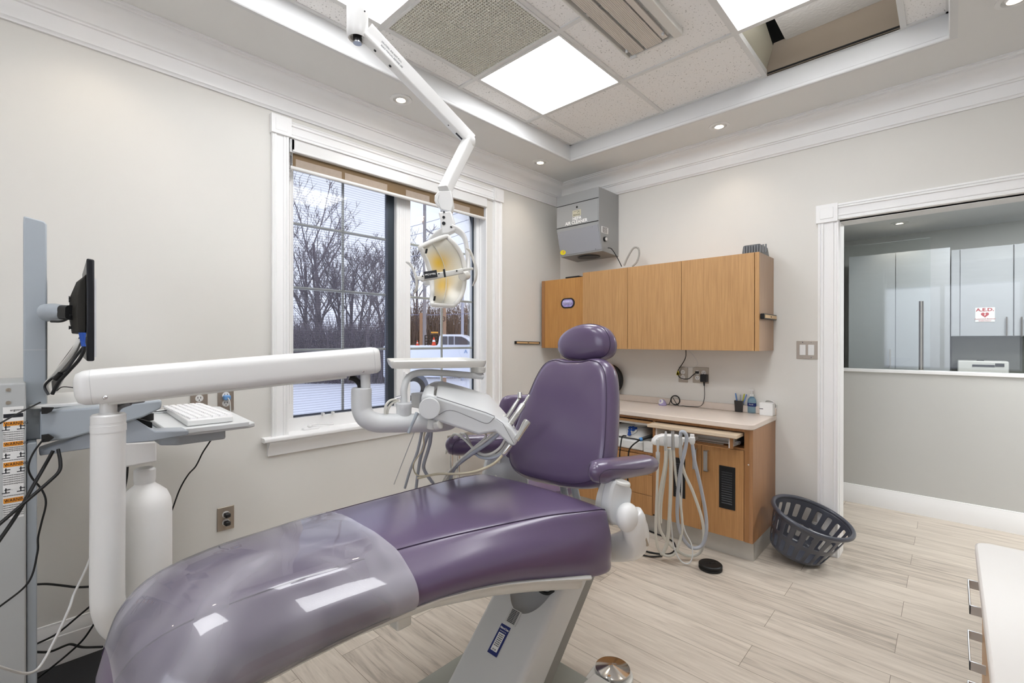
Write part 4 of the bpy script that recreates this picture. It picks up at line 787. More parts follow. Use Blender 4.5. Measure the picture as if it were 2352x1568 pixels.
# backrest
bo = ccrv([(1.451,-1.970,0.741), (1.573,-1.970,0.750), (1.665,-1.968,0.773), (1.715,-1.960,0.813), (1.724,-1.940,0.889), (1.715,-1.910,0.994), (1.693,-1.870,1.117), (1.669,-1.845,1.194), (1.635,-1.835,1.229), (1.588,-1.830,1.238), (1.537,-1.830,1.228), (1.461,-1.830,1.226), (1.404,-1.830,1.233), (1.350,-1.835,1.215), (1.313,-1.850,1.159), (1.281,-1.870,1.073), (1.246,-1.900,0.968), (1.230,-1.930,0.878), (1.233,-1.950,0.807), (1.266,-1.960,0.758), (1.341,-1.967,0.738)], 4)
nb = V((-.10, -1, .28)).normalized()
b = B(); b.pillow(bo, nb, .048, prof=((0, .80), (.35, .86), (.65, .97), (.84, 1), (.92, .90), (.975, .62), (1, .15), (.995, -.3), (.96, -.7), (.88, -.95), (.5, -1.0), (0, -1.0))); bk = b.done('backrest', M_vinyl, CH, ang=60)
cb = sum(bo, V())/len(bo); b = B(); lp = [cb + (p-cb)*.935 + nb*.0425 for p in bo]; b.tube(lp + [lp[0]], .0014, 6, k=0); b.done('seam', M_seam, bk)
b = B(); lo = [cb + (p-cb)*.80 - nb*.050 for p in bo]; b.prism(lo, -nb*.045); b.done('back_shell', M_grey, CH, bevel=.012)
# headrest
ho = ccrv([(1.372,-1.800,1.271), (1.377,-1.800,1.309), (1.412,-1.800,1.346), (1.473,-1.800,1.373), (1.538,-1.800,1.379), (1.589,-1.800,1.367), (1.620,-1.800,1.335), (1.630,-1.800,1.297), (1.620,-1.800,1.262), (1.586,-1.800,1.239), (1.517,-1.800,1.224), (1.439,-1.800,1.226), (1.391,-1.800,1.243)], 5)
nh = V((-.35, -1, .22)).normalized(); b = B(); b.pillow(ho, nh, .045, prof=((0, 1.05), (.35, 1.0), (.65, .9), (.85, .66), (.95, .35), (1, 0), (1, -.35), (.97, -.7), (.85, -.95), (.5, -1), (0, -1))); hr = b.done('headrest', M_vinyl, CH, ang=60)
chh = sum(ho, V())/len(ho); b = B(); lp = [chh + (p-chh)*.985 + nh*.006 for p in ho]; b.tube(lp + [lp[0]], .0014, 6, k=0); b.done('seam', M_seam, hr)
b = B(); b.beam(V(chh)+V((0, .05, -.02)), V(chh)+V((0, .03, -.16)), .07, .02); b.done('headrest_bar', M_chr, CH)
# armrests
M_v2 = M_vinyl
def ellt(b, pts, rs, fl=.75, up=(0, 0, 1), n=20):
    P = crv(pts, 6); m = len(P); R = []
    k = len(rs)-1
    for i, p in enumerate(P):
        d = (P[min(i+1, m-1)]-P[max(i-1, 0)]).normalized(); x = d.cross(V(up)).normalized(); y = x.cross(d)
        t = i/(m-1)*k; j = min(int(t), k-1); q = rs[j]+(rs[j+1]-rs[j])*(t-j)
        R.append([p + x*math.cos(2*PI*a/n)*q*fl + y*math.sin(2*PI*a/n)*q for a in range(n)])
    b.loft(R)
b = B(); ellt(b, [(1.706,-2.069,0.862), (1.715,-2.061,0.862), (1.729,-2.020,0.858), (1.741,-1.953,0.854), (1.751,-1.862,0.846), (1.757,-1.773,0.837), (1.758,-1.718,0.828), (1.761,-1.701,0.825)], [.008, .034, .043, .040, .038, .038, .030, .006], 1.05); ar = b.done('armrest', M_v2, CH, ang=70)
b = B(); b.tube([(1.751,-2.074,0.828), (1.757,-2.083,0.860), (1.767,-2.053,0.875), (1.783,-1.982,0.867), (1.793,-1.891,0.850), (1.788,-1.799,0.842), (1.772,-1.732,0.846)], .0014, 6); b.done('seam', M_seam, ar)
b = B(); ellt(b, [(1.048,-2.167,0.866), (1.055,-2.160,0.866), (1.074,-2.128,0.862), (1.119,-2.044,0.859), (1.160,-1.951,0.856), (1.196,-1.862,0.851), (1.204,-1.827,0.847)], [.008, .034, .043, .043, .042, .040, .02], .95); al = b.done('armrest', M_v2, CH, ang=70)
b = B(); b.tube([(1.099,-2.173,0.833), (1.103,-2.176,0.870), (1.119,-2.154,0.897), (1.170,-2.065,0.890), (1.230,-1.913,0.879)], .0014, 6); b.done('seam', M_seam, al)
# armrest brackets
b = B(); pl_ = ccrv([(1.774,-2.026,0.822), (1.764,-2.035,0.765), (1.762,-2.037,0.713), (1.771,-2.029,0.688), (1.795,-2.006,0.681), (1.816,-1.986,0.699), (1.819,-1.983,0.765), (1.821,-1.981,0.804), (1.805,-1.996,0.825), (1.788,-2.012,0.831)], 3); b.prism(pl_, (-.035, 0, 0)); b.done('armrest_bracket', M_lgrey, CH, bevel=.006)
b = B(); pl2 = ccrv([(1.764,-2.014,0.811), (1.752,-2.026,0.760), (1.750,-2.028,0.708), (1.756,-2.022,0.685), (1.769,-2.009,0.678), (1.769,-2.009,0.760), (1.773,-2.005,0.817)], 3); b.prism(pl2, (-.05, 0, 0)); b.cyl((1.789,-1.991,0.830), (1.787,-1.993,0.817), .026, .03); b.done('bracket_backing', M_off, CH, bevel=.004)
b = B(); b.sph((1.819,-2.011,0.717), .050, (.75, .85, .98), n=28, m=18); b.done('pivot_hub', M_white, CH, ang=80)
b = B(); ellt(b, [(1.819,-1.997,0.725), (1.827,-1.982,0.686), (1.818,-1.950,0.633), (1.775,-1.921,0.584), (1.710,-1.915,0.550), (1.600,-1.922,0.512), (1.491,-1.942,0.485)], [.044, .050, .056, .054, .048, .044, .042], .8, up=(0, 0, 1)); b.done('side_arm', M_white, CH, ang=80)
b = B(); b.tube([(1.853,-1.985,0.694), (1.860,-1.978,0.665), (1.865,-1.960,0.621)], .006, 10); b.done('latch_strip', M_stl, CH)
b = B(); b.prism([(1.107,-2.001,0.707), (1.118,-1.991,0.775), (1.132,-1.977,0.804), (1.191,-1.922,0.813), (1.202,-1.911,0.765), (1.252,-1.865,0.698), (1.252,-1.865,0.602), (1.097,-2.010,0.601)], (-.04, .02, 0)); lb_ = b.done('side_arm', M_lgrey, CH, bevel=.008)
b = B()
for (cx_, cy_) in ((0, 0), (1, 1)):
    q = V((1.155,-1.959,0.781)) if cx_ == 0 else V((1.146,-1.967,0.704)); b.cyl(q, q+V((.0, -.002, 0)) - V((0, 0, 0)), .0125, n=24); b.cyl(q, q+V((0, -.0032, 0)), .0105, n=24)
b.done('screw_covers', M_off, lb_)
b = B(); b.prism([(1.181,-1.972,0.840), (1.220,-1.936,0.840), (1.220,-1.936,0.790), (1.202,-1.953,0.802)], (-.02, .02, 0)); b.done('armrest_underside', M_vinyl, CH, bevel=.004)
b = B(); b.beam((1.426,-1.852,0.716), (1.437,-1.842,0.640), .05, .03); b.beam((1.443,-1.795,0.700), (1.454,-1.784,0.629), .03, .03); b.prism([(1.651,-1.956,0.780), (1.735,-1.959,0.820), (1.729,-1.965,0.732), (1.702,-1.963,0.751)], (0, .05, 0)); b.done('back_support', M_gblue, CH, bevel=.004)
# lift arm and base
b = B(); b.prism([(1.322, y, z) for y, z in ((-1.93, .575), (-2.49, .012), (-2.33, .012), (-2.24, .065), (-1.86, .445), (-1.82, .50), (-1.82, .56))], (.278, 0, 0)); la = b.done('lift_arm', M_grey, CH)
cut = B(); cut.sph((1.472, -2.068, .432), 1, (.098, .078, .150), n=36, m=22, rot=Matrix.Rotation(math.radians(-47), 3, 'X')); co = cut.done('c', M_dark, None)
bv = la.modifiers.new('bv', 'BEVEL'); bv.width = .022; bv.segments = 4; bv.limit_method = 'ANGLE'; bv.angle_limit = math.radians(35)
bo_ = la.modifiers.new('bo', 'BOOLEAN'); bo_.object = co; bo_.operation = 'DIFFERENCE'; bo_.solver = 'EXACT'
bpy.context.view_layer.update(); me = bpy.data.meshes.new_from_object(la.evaluated_get(bpy.context.evaluated_depsgraph_get())); la.modifiers.clear(); la.data = me; bpy.data.objects.remove(co)
me.materials.clear(); me.materials.append(M_grey)
for p_ in me.polygons: p_.material_index = 0
me.set_sharp_from_angle(angle=math.radians(35))
b = B(); b.prism([(1.33, y, z) for y, z in ((-2.40, .012), (-2.22, .012), (-1.80, .44), (-1.80, .50), (-1.9, .45))], (.262, 0, 0)); b.done('lower_link', mat('dark_grey_link', '8e8d88', .5), CH, bevel=.006)
b = B(); b.sph((1.475, -2.035, .435), .055, (1.25, .9, .7)); vd = b.done('cable_recess', M_dark, CH)
b = B(); q = V((1.522,-2.106,0.419)); b.tube([q+V((-.03, 0, .01)), q+V((0, -.01, -.015)), q+V((.03, .0, -.02)), q+V((.05, .01, -.005))], .006, 8); b.tube([q+V((-.05, 0, .0)), q+V((-.02, 0, -.02)), q+V((.02, 0, .0))], .004, 8); b.done('cables', M_rub, vd)
b = B(); q = V((1.524,-2.159,0.460)); b.tube([q, q+V((.015, -.005, -.012)), q+V((.035, -.005, -.010)), q+V((.04, 0, .005))], .0035, 8); b.done('white_wire', M_white, vd)
b = B(); b.prism(rrect(1.15, 1.775, -2.98, -1.925, .20, 0.0005, n=12), (0, 0, .026)); b.done('base_plate', mat('base_sage', 'a3a59c', .5), CH, bevel=.006)
sl_d = V((0, .7285, .685)); sl_n = V((0, -.685, .7285))
def onarm(x, y): return V((x, y, .457 + (y+1.99)*.94 + .0)) + sl_n*.0
gl_c = V((1.464, -2.169, .289)); b = B(); off = sl_n*.0215
def armz(c): # surface of the slope through (-1.93,.575)-(-2.49,.012)
    return V((c.x, c.y, .575 + (c.y+1.93)*(.563/.56))) + sl_n*.0015
g_ = armz(V((1.462, -2.190, 0))); b.obox(g_, (.026, 0, 0), sl_d*.025, sl_n*.0006); q = b.done('info_label', mat('silver_label', 'c9c9c6', .5), CH)
for i in range(9): text('CAUTION REFER SERVICE TO DEALER', .0052, g_ + sl_d*(.020-.005*i) + sl_n*.0008, (1, 0, 0), sl_d, M_ink, q, sx=.42)
n_ = armz(V((1.450, -2.250, 0))); b = B(); b.obox(n_, (.0225, 0, 0), sl_d*.050, sl_n*.0006); q2 = b.done('maker_label', M_navy, CH)
b = B(); b.obox(n_ - sl_d*.008 + sl_n*.001, (.0145, 0, 0), sl_d*.030, sl_n*.0004); w_ = b.done('rating_field', M_paper, q2)
text('Pelton & Crane', .0100, n_ + sl_d*.038 + sl_n*.001, (1, 0, 0), sl_d, M_paper, q2, sx=.64, shear=.3, bold=.00015); text('Charlotte, NC, USA', .004, n_ + sl_d*.028 + sl_n*.001, (1, 0, 0), sl_d, M_paper, q2, sx=.9)
for i in range(7): text('~ 120V 15A 60Hz 1PH', .0040, n_ + sl_d*(.016-.006*i) + sl_n*.0018, (1, 0, 0), sl_d, M_ink, q2, sx=.62)
text('CE  UL', .007, n_ - sl_d*.033 + sl_n*.0018, (1, 0, 0), sl_d, M_ink, q2, sx=.8)
# clear film sleeve on the foot end
M_film = glassy('clear_film', (.98, .98, .985), haze=.31, hcol='dcd8e2', noisehaze=.13, nscale=3.0, rough=.03, ior=1.5)
b = B(); rr_ = []
fi = [6.35 + i*.15 for i in range(31)]
for i_f in fi:
    if i_f > 10.95: break
    r0 = ring(i_f, .008)[0]; rr_.append([p + V((0, 0, .0025*pnoise(p*9))) for p in r0])
R2 = [r for r in rr_]
b.loft(R2, cap=False); sleeve = solo(b, 'film_sleeve', M_film, 'clear plastic film sleeve pulled over the foot end of the purple chair', 'plastic cover', ang=60)
# ================================================================ DELIVERY UNIT
DU = thing('delivery_unit', 'white dental delivery unit with swing arm, curved pipe and instrument head over the chair', 'dental delivery unit', (1.0, -3.25, .5))
M_w = M_white
b = B(); b.tube([(0.962,-3.249,1.099), (0.962,-3.250,0.879), (0.961,-3.251,0.657), (0.953,-3.246,0.581), (0.921,-3.221,0.511), (0.843,-3.157,0.421), (0.700,-3.017,0.280)], .0372, 28, k=8); b.done('post', M_w, DU, ang=60)
b = B(); b.lathe([(.033, -.012), (.0375, -.008), (.0375, .010), (.034, .014), (.022, .014), (.0185, .018), (.0185, .075)], (0.962,-3.249,1.099), 32); b.cyl((0.962,-3.249,1.084), (0.962,-3.249,1.066), .0382, n=32); b.done('post_collar', M_w, DU)
A0 = V((0.958,-3.281,1.187)); A1 = V((1.125,-2.588,1.239)); ad = (A1-A0).normalized(); A0e = V((0.958,-3.295,1.186)); A1e = A1 + ad*.035
b = B(); up_ = V((0, 0, 1)); sx_ = ad.cross(up_).normalized(); uy_ = sx_.cross(ad)
def secr(c, w, h, rd=.34, n=6):
    o = []; r_ = min(w, h)*rd
    for (sx, sy, s0) in ((1, 1, 0), (-1, 1, 1), (-1, -1, 2), (1, -1, 3)):
        for q in range(n+1): a = (s0+q/n)*PI/2; o.append(c + sx_*(sx*(w/2-r_)+r_*math.cos(a)) + uy_*(sy*(h/2-r_)+r_*math.sin(a)))
    return o
Wd, Hh = .078, .092
b.loft([secr(A0e-ad*.020, Wd*.45, Hh*.5), secr(A0e-ad*.014, Wd*.80, Hh*.82), secr(A0e, Wd*.97, Hh*.97), secr(A0e+ad*.014, Wd, Hh), secr(A1e-ad*.012, Wd, Hh), secr(A1e, Wd*.97, Hh*.97), secr(A1e+ad*.010, Wd*.85, Hh*.85), secr(A1e+ad*.014, Wd*.5, Hh*.5)]); arm = b.done('swing_arm', M_w, DU, ang=60)
b = B(); b.loft([secr(A0e+ad*.0155, Wd+.0008, Hh+.0008), secr(A0e+ad*.0165, Wd+.0008, Hh+.0008)]); b.loft([secr(A1e-ad*.0125, Wd+.0008, Hh+.0008), secr(A1e-ad*.0115, Wd+.0008, Hh+.0008)]); b.done('end_cap_joints', M_grey, arm)
b = B(); b.obox((A0+A1)/2 - uy_*(Hh/2+.001) - ad*.02, ad*((A1-A0).length/2-.05), sx_*.022, uy_*.004); b.done('underside_channel', M_off, arm)
b = B()
for q in (V((1.035,-3.263,1.164)), V((1.152,-2.610,1.206))): b.sph(q, .0058, (1, 1, 1), n=14, m=8)
b.done('pivot_screws', M_chr, arm)
b = B(); b.tube([(0.939,-3.244,1.112), (0.934,-3.235,1.132), (0.941,-3.214,1.140), (0.956,-3.173,1.147)], .012, 12); b.tube([(0.947,-3.236,1.107), (0.945,-3.224,1.126), (0.954,-3.202,1.137)], .007, 10); b.done('umbilical', mat('umbilical_grey', '8d9094', .5), DU)
b = B(); b.tube([(1.104,-2.635,1.184), (1.109,-2.617,1.177), (1.110,-2.601,1.161), (1.114,-2.598,1.142)], .0095, 10); b.done('umbilical', M_blk, DU)
b = B(); b.cyl((1.126,-2.587,1.204), (1.127,-2.586,1.139), .0165); b.lathe([(.028, .034), (.0335, .030), (.0345, .016), (.0335, 0)], (1.116,-2.596,1.113), 32); b.done('elbow_collar', M_lgrey, DU)
b = B(); b.tube([(1.116,-2.596,1.124), (1.116,-2.596,1.093), (1.118,-2.594,1.066), (1.131,-2.583,1.039), (1.147,-2.554,1.023), (1.176,-2.513,1.020), (1.207,-2.442,1.015), (1.231,-2.364,1.009), (1.245,-2.310,1.009), (1.253,-2.289,1.014)], [.034, .034, .034, .034, .0335, .033, .0335, .034, .032, .022], 28, k=8); pipe = b.done('curved_pipe', M_lgrey, DU, ang=60)
# bottle
b = B(); c = V((0.870,-3.158,0.935))
b.lathe([(.03, -.45), (.060, -.44), (.066, -.42), (.066, -0.1265), (.063, -0.1007), (.054, -0.0775), (.038, -0.0620), (.026, -0.0516), (.0225, -0.0413), (.0225, -0.0103)], c, 40); bt = b.done('water_bottle', M_whitem, DU, ang=60)
b = B(); b.lathe([(.025, -0.0465), (.0262, -0.0361), (.0262, -0.0077), (.022, -0.0026)], c, 30); b.done('bottle_cap', M_white, bt)
b = B(); b.loft([[V(p) for p in q] for q in ([(0.963,-3.221,1.029), (0.963,-3.221,0.962), (0.872,-3.211,0.943), (0.872,-3.211,1.013)], [(0.920,-3.138,1.014), (0.921,-3.138,0.956), (0.813,-3.129,0.937), (0.813,-3.129,0.994)])]); b.done('bottle_bracket', M_white, DU, bevel=.004)
# instrument head
def HS(*a): return [V(p) for p in a]
hs = [HS((1.250,-2.443,1.060), (1.251,-2.442,1.114), (1.194,-2.386,1.140), (1.125,-2.313,1.142), (1.114,-2.296,1.038)),
      HS((1.279,-2.442,1.048), (1.284,-2.438,1.122), (1.209,-2.371,1.151), (1.110,-2.272,1.148), (1.094,-2.260,1.006)),
      HS((1.306,-2.418,1.031), (1.306,-2.418,1.115), (1.222,-2.345,1.150), (1.117,-2.238,1.147), (1.098,-2.229,0.985)),
      HS((1.368,-2.359,1.003), (1.370,-2.357,1.086), (1.288,-2.283,1.124), (1.184,-2.175,1.122), (1.162,-2.168,0.967)),
      HS((1.419,-2.325,0.984), (1.439,-2.306,1.062), (1.354,-2.221,1.092), (1.253,-2.110,1.092), (1.227,-2.107,0.950)),
      HS((1.470,-2.290,0.998), (1.470,-2.290,1.048), (1.387,-2.204,1.059), (1.290,-2.103,1.060), (1.298,-2.095,0.957)),
      HS((1.510,-2.267,0.958), (1.517,-2.260,1.012), (1.438,-2.183,1.008), (1.349,-2.089,1.006), (1.349,-2.089,0.920)),
      HS((1.524,-2.254,0.949), (1.537,-2.241,0.974), (1.474,-2.177,0.968), (1.403,-2.107,0.964), (1.397,-2.112,0.923))]
b = B(); b.loft(hs); hd = b.done('instrument_head', M_lgrey, DU, bevel=.008, ang=40, bseg=3)
b = B(); c = V((1.306,-2.445,1.078)); b.cyl(c, c - _f*.012, .0365, n=40); b.done('head_pivot_cap', M_lgrey, hd, bevel=.002)
b = B(); b.tube([(1.317,-2.424,1.116), (1.380,-2.366,1.089), (1.446,-2.313,1.063), (1.473,-2.296,1.051)], .0016, 6, k=0); b.tube([(1.473,-2.296,1.048), (1.448,-2.311,1.026), (1.402,-2.345,1.046), (1.362,-2.378,1.066), (1.339,-2.400,1.068), (1.320,-2.418,1.053)], .0013, 6); b.tube([(1.479,-2.295,1.043), (1.499,-2.284,1.029), (1.530,-2.262,0.962)], .0010, 6, k=0); b.done('panel_seams', mat('seam_grey', '7c7d7e', .5), hd)
b = B(); b.loft([[V((1.252,-2.413,1.124)), V((1.214,-2.373,1.153))], [V((1.307,-2.419,1.119)), V((1.228,-2.350,1.154))]], cap=False, closed=False); b.done('chrome_trim', M_chr, hd)
b = B()
for i in range(5): b.cyls([(V((1.394,-2.170,1.029)).lerp(V((1.428,-2.138,0.970)), i/4), .007), (V((1.415,-2.205,1.024)).lerp(V((1.448,-2.174,0.967)), i/4), .007)], 10)
b.done('holder_ribs', M_off, hd)
b = B(); b.cyl((1.267,-2.399,1.031), (1.265,-2.401,0.995), .020, .022); b.cyl((1.296,-2.413,1.011), (1.317,-2.407,1.018), .016); b.done('head_knuckle', M_off, DU, bevel=.003)
b = B(); b.tube([(1.274,-2.475,1.062), (1.276,-2.487,1.042), (1.267,-2.495,1.016), (1.261,-2.501,0.995)], [.007, .0055, .005, .006], 10); b.done('position_lever', M_gblue, DU)
# tray and its arm
b = B(); b.tube([(1.190,-2.472,1.046), (1.190,-2.472,1.104), (1.190,-2.472,1.138), (1.188,-2.459,1.169), (1.189,-2.431,1.188), (1.191,-2.374,1.192), (1.207,-2.263,1.182), (1.232,-2.129,1.166)], .0125, 16); ta = b.done('tray_arm', M_lgrey, DU, ang=60)
b = B(); b.lathe([(.0265, -.05), (.0265, -.004), (.0275, -.002), (.0275, .014), (.0255, .016), (.018, .018)], (1.190,-2.472,1.072), 30); b.done('arm_socket', M_lgrey, ta)
b = B(); b.lathe([(.022, -.012), (.030, -.008), (.031, .012), (.020, .014)], (1.219,-2.141,1.191), 28); b.done('tray_pivot', M_off, ta)
TZ = 1.232
def tq(p): return V((p[0], p[1], TZ))
tc = [tq((1.190,-2.527,1.228)), tq((1.365,-2.225,1.224)), tq((1.029,-2.046,1.233)), tq((0.880,-2.351,1.237))]
def rq(q, r, n=5):
    o = []
    for i in range(4):
        p = q[i]; a = (q[i-1]-p).normalized()*r; c = (q[(i+1) % 4]-p).normalized()*r
        for k in range(n+1):
            t = k/n; o.append(p + a*(1-t)**2 + c*t*t)
    return o
tcn = sum(tc, V())/4
def trg(s_, z): return [V(((p-tcn)*s_+tcn).to_tuple()) + V((0, 0, z)) for p in rq(tc, .035)]
b = B(); b.loft([trg(.90, -.022), trg(.97, -.020), trg(1.0, -.004), trg(1.0, .004), trg(.975, .004), trg(.94, -.008), trg(.55, -.009)]); tr_ = b.done('instrument_tray', M_off, ta, ang=30)
b = B(); b.loft([trg(.86, -.008), trg(.86, -.0055)]); b.done('tray_liner', M_paper, tr_)
# syringe hoses beside socket
b = B(); b.tube([(1.176,-2.540,1.055), (1.178,-2.538,1.083), (1.180,-2.522,1.100), (1.181,-2.494,1.103)], .0045, 8); b.tube([(1.172,-2.529,1.054), (1.177,-2.525,1.077), (1.179,-2.509,1.092), (1.184,-2.491,1.099)], .0045, 8); b.done('short_hoses', M_hose, DU)
b = B(); b.cyls([(V((1.176,-2.498,1.106)), .006), (V((1.192,-2.484,1.111)), .007)], 14); b.done('hose_coupler', M_chr, DU)
b = B(); b.box(*[V((1.006,-2.316,1.091))[0]-.002, V((1.006,-2.316,1.091))[0]+.06], V((1.006,-2.316,1.091))[1], V((1.006,-2.316,1.091))[1]+.10, V((1.006,-2.316,1.038))[2], V((1.006,-2.316,1.097))[2]); b.done('control_box', M_lgrey, DU, bevel=.004)
# hoses from the head
def hose(pts, r, m, lab, nm='hose', **k):
    b = B(); b.tube(pts, r, 10); return b.done(nm, m, DU, ang=70)
hose([(1.229,-2.380,0.995), (1.165,-2.358,0.935), (1.084,-2.324,0.849), (1.010,-2.284,0.766), (0.954,-2.255,0.675)], .0066, M_hoseg, '')
hose([(1.217,-2.405,1.021), (1.188,-2.391,0.984), (1.091,-2.346,0.871), (0.987,-2.307,0.775), (0.920,-2.287,0.684)], .0056, M_hoseg, '')
hose([(1.212,-2.369,0.976), (1.159,-2.336,0.914), (1.079,-2.302,0.826), (1.044,-2.280,0.789), (1.039,-2.257,0.753), (1.032,-2.223,0.712)], .0070, M_hoseg, '')
hose([(1.253,-2.412,1.010), (1.209,-2.399,0.963), (1.158,-2.365,0.902), (1.067,-2.341,0.832), (1.031,-2.320,0.790), (1.046,-2.306,0.765), (1.143,-2.297,0.786)], .0028, M_hosey, '')
hose([(1.100,-2.364,0.957), (0.994,-2.327,0.860), (0.869,-2.308,0.693)], .0020, M_grey, '')
hose([(1.446,-2.258,0.991), (1.381,-2.264,0.944), (1.275,-2.255,0.877), (1.162,-2.224,0.801), (1.060,-2.183,0.709)], .0052, M_hose, '')
hose([(1.455,-2.250,0.988), (1.400,-2.260,0.942), (1.302,-2.257,0.882), (1.168,-2.218,0.801), (1.071,-2.173,0.705)], .0068, M_hoseg, '')
hose([(1.402,-2.273,0.980), (1.385,-2.261,0.958), (1.281,-2.249,0.886), (1.133,-2.224,0.777), (1.058,-2.198,0.712)], .0040, M_hose, '')
for k_ in (0, 1, 2):
    hose([(1.466,-2.239,0.961), (1.450,-2.248,0.932), (1.416,-2.259,0.907), (1.365,-2.253,0.895), (1.299,-2.232,0.899), (1.222,-2.208,0.917), (1.146,-2.184,0.926), (1.073,-2.156,0.905), (0.952,-2.092,0.803)] if k_ == 0 else
         [(1.464,-2.228,0.949), (1.445,-2.239,0.917), (1.412,-2.250,0.893), (1.348,-2.241,0.884), (1.271,-2.218,0.898), (1.202,-2.186,0.928), (1.161,-2.169,0.930), (1.097,-2.134,0.909), (0.974,-2.044,0.799)] if k_ == 1 else
         [(1.482,-2.238,0.945), (1.458,-2.248,0.912), (1.416,-2.259,0.891), (1.353,-2.250,0.882), (1.307,-2.239,0.888)], .0052, M_hose if k_ < 2 else M_hoseg, '')
# handpieces in the holder (each rests there)
M_hp = mat('satin_metal', 'd6d6d4', .22, metal=.9)
def hp(p0, p1, segs, lab, m=M_hp):
    p0 = V(p0); p1 = V(p1); b = B(); b.cyls([(p0.lerp(p1, t), r) for t, r in segs], 18); return b, lab
b, lab = hp((1.385,-2.178,0.985), (1.395,-2.086,1.088), [(0, .0085), (.2, .0085), (.21, .0095), (.55, .0090), (.8, .0075), (.93, .0060), (1, .006)], ''); c = V((1.396,-2.085,1.097)); b.cyls([(c+V((-.004, .004, .010)), .0085), (c+V((.006, -.006, -.010)), .0085)], 16)
solo(b, 'dental_handpiece', M_hp, 'silver angled-head handpiece, farthest left in the instrument holder', 'handpiece', 'handpieces in the delivery head')
b, lab = hp((1.439,-2.210,0.984), (1.454,-2.127,1.074), [(0, .012), (.3, .012), (.31, .0132), (.62, .0132), (.63, .0122), (.96, .0118), (1, .009)], ''); b.cyls([(V((1.454,-2.127,1.076)), .007), (V((1.459,-2.122,1.086)), .005), (V((1.458,-2.116,1.091)), .0062), (V((1.463,-2.105,1.107)), .0050)], 14)
solo(b, 'dental_handpiece', M_hp, 'thick silver handpiece with chrome tip in the middle of the holder', 'handpiece', 'handpieces in the delivery head')
b, lab = hp((1.529,-2.248,0.971), (1.545,-2.206,1.033), [(0, .010), (.4, .0115), (.55, .0120), (.8, .0145), (.97, .0145), (1, .012)], '')
t_ = solo(b, 'dental_handpiece', M_hp, 'short silver cylinder handpiece nearest the purple backrest', 'handpiece', 'handpieces in the delivery head')
b = B(); b.cyls([(V((1.518,-2.266,0.956)), .0095), (V((1.503,-2.281,0.928)), .0105), (V((1.499,-2.284,0.922)), .008)], 16); cpl = b.done('hose_coupler', M_hp, DU)
hose([(1.502,-2.282,0.926), (1.474,-2.300,0.891), (1.401,-2.314,0.853), (1.298,-2.316,0.824), (1.187,-2.310,0.801), (1.108,-2.302,0.777), (1.027,-2.296,0.749)], .0048, M_hosey, '')
# ================================================================ OPERATING LIGHT
OL = thing('operating_light', 'white ceiling-hung dental operating light with two-part arm and yellow-tinted lens', 'dental light', tuple(V((1.011,-2.555,2.560))[:2]) + (2.80,))
px0 = V((1.011,-2.555,2.504)); b = B(); b.cyl((px0.x, px0.y, 2.80), (px0.x, px0.y, 2.562), .036, n=32); b.cyl((px0.x, px0.y, 2.80), (px0.x, px0.y, 2.828), .075, n=32); b.done('ceiling_post', M_w, OL)
b = B(); b.lathe([(.0375, 2.5612), (.0385, 2.5548), (.0385, 2.4518), (.0370, 2.4325), (.032, 2.4229), (.026, 2.4261), (.024, 2.4389)], (px0.x, px0.y, 0), 40); hs_ = b.done('pivot_housing', M_w, OL)
b = B(); b.cyls([((px0.x, px0.y, 2.4422), .0165), ((px0.x, px0.y, 2.4116), .0160)], 24); kb = b.done('knob', M_blk, hs_); b = B(); b.cyl((px0.x, px0.y, 2.4116), (px0.x, px0.y, 2.4068), .0155, n=24); b.done('knob_face', M_alu, kb)
b = B()
q = V((1.020,-2.587,2.480)); b.sph(q, .0042, n=10, m=6); q = V((1.058,-2.552,2.505)); b.sph(q, .003, n=10, m=6); b.done('set_screws', M_blk, hs_)
E0 = V((1.034,-2.506,2.439)); E1 = V((1.099,-2.088,2.178)); de = (E1-E0).normalized()
b = B(); b.beam(px0 + V((0, 0, 2.4615-px0.z)), E0 + de*.02, .035, .03); b.done('arm_joint', M_w, OL)
b = B(); b.beam(E0-de*.03, E1+de*.012, .044, .062, .040, .052, rd=.16); ua = b.done('upper_arm', M_w, OL)
xb = de.cross(V((0, 0, 1))).normalized(); yb2 = xb.cross(de)
b = B(); q0 = E0 + de*.055 + xb*.0225
for t_ in (.06, .20, .80): b.cyl(E0 + (E1-E0)*t_ - yb2*(.0285 if t_ < .5 else .0262), E0 + (E1-E0)*t_ - yb2*(.032 if t_ < .5 else .0275), .0052 if t_ < .5 else .003, n=14)
b.obox(E0 + (E1-E0)*.93 - yb2*.0262, de*.022, xb*.005, yb2*.001); b.done('bolt_holes', M_blk, ua)
qq = E0 + (E1-E0)*.14 + xb*.0215 + yb2*.008
for s_ in (1,): text('CAUTION  DO NOT PULL', .009, E0+(E1-E0)*.15 + xb*.0222 + yb2*.004, de, yb2, mat('grey_ink', '8a8c90', .6), ua, sx=.9); text('READ MANUAL BEFORE USE', .009, E0+(E1-E0)*.17 + xb*.0222 - yb2*.010, de, yb2, MATS['grey_ink'], ua, sx=.9)
F0 = V((1.099,-2.088,2.163)); F1 = V((1.182,-2.285,1.889)); df = (F1-F0).normalized()
b = B(); b.beam(F0-df*.018, F1, .042, .050, .042, .044, rd=.16); b.done('lower_arm', M_w, OL)
b = B(); b.sph(F0+V((0, 0, .004)), .034, (.9, .9, .9)); b.done('elbow', M_w, OL)
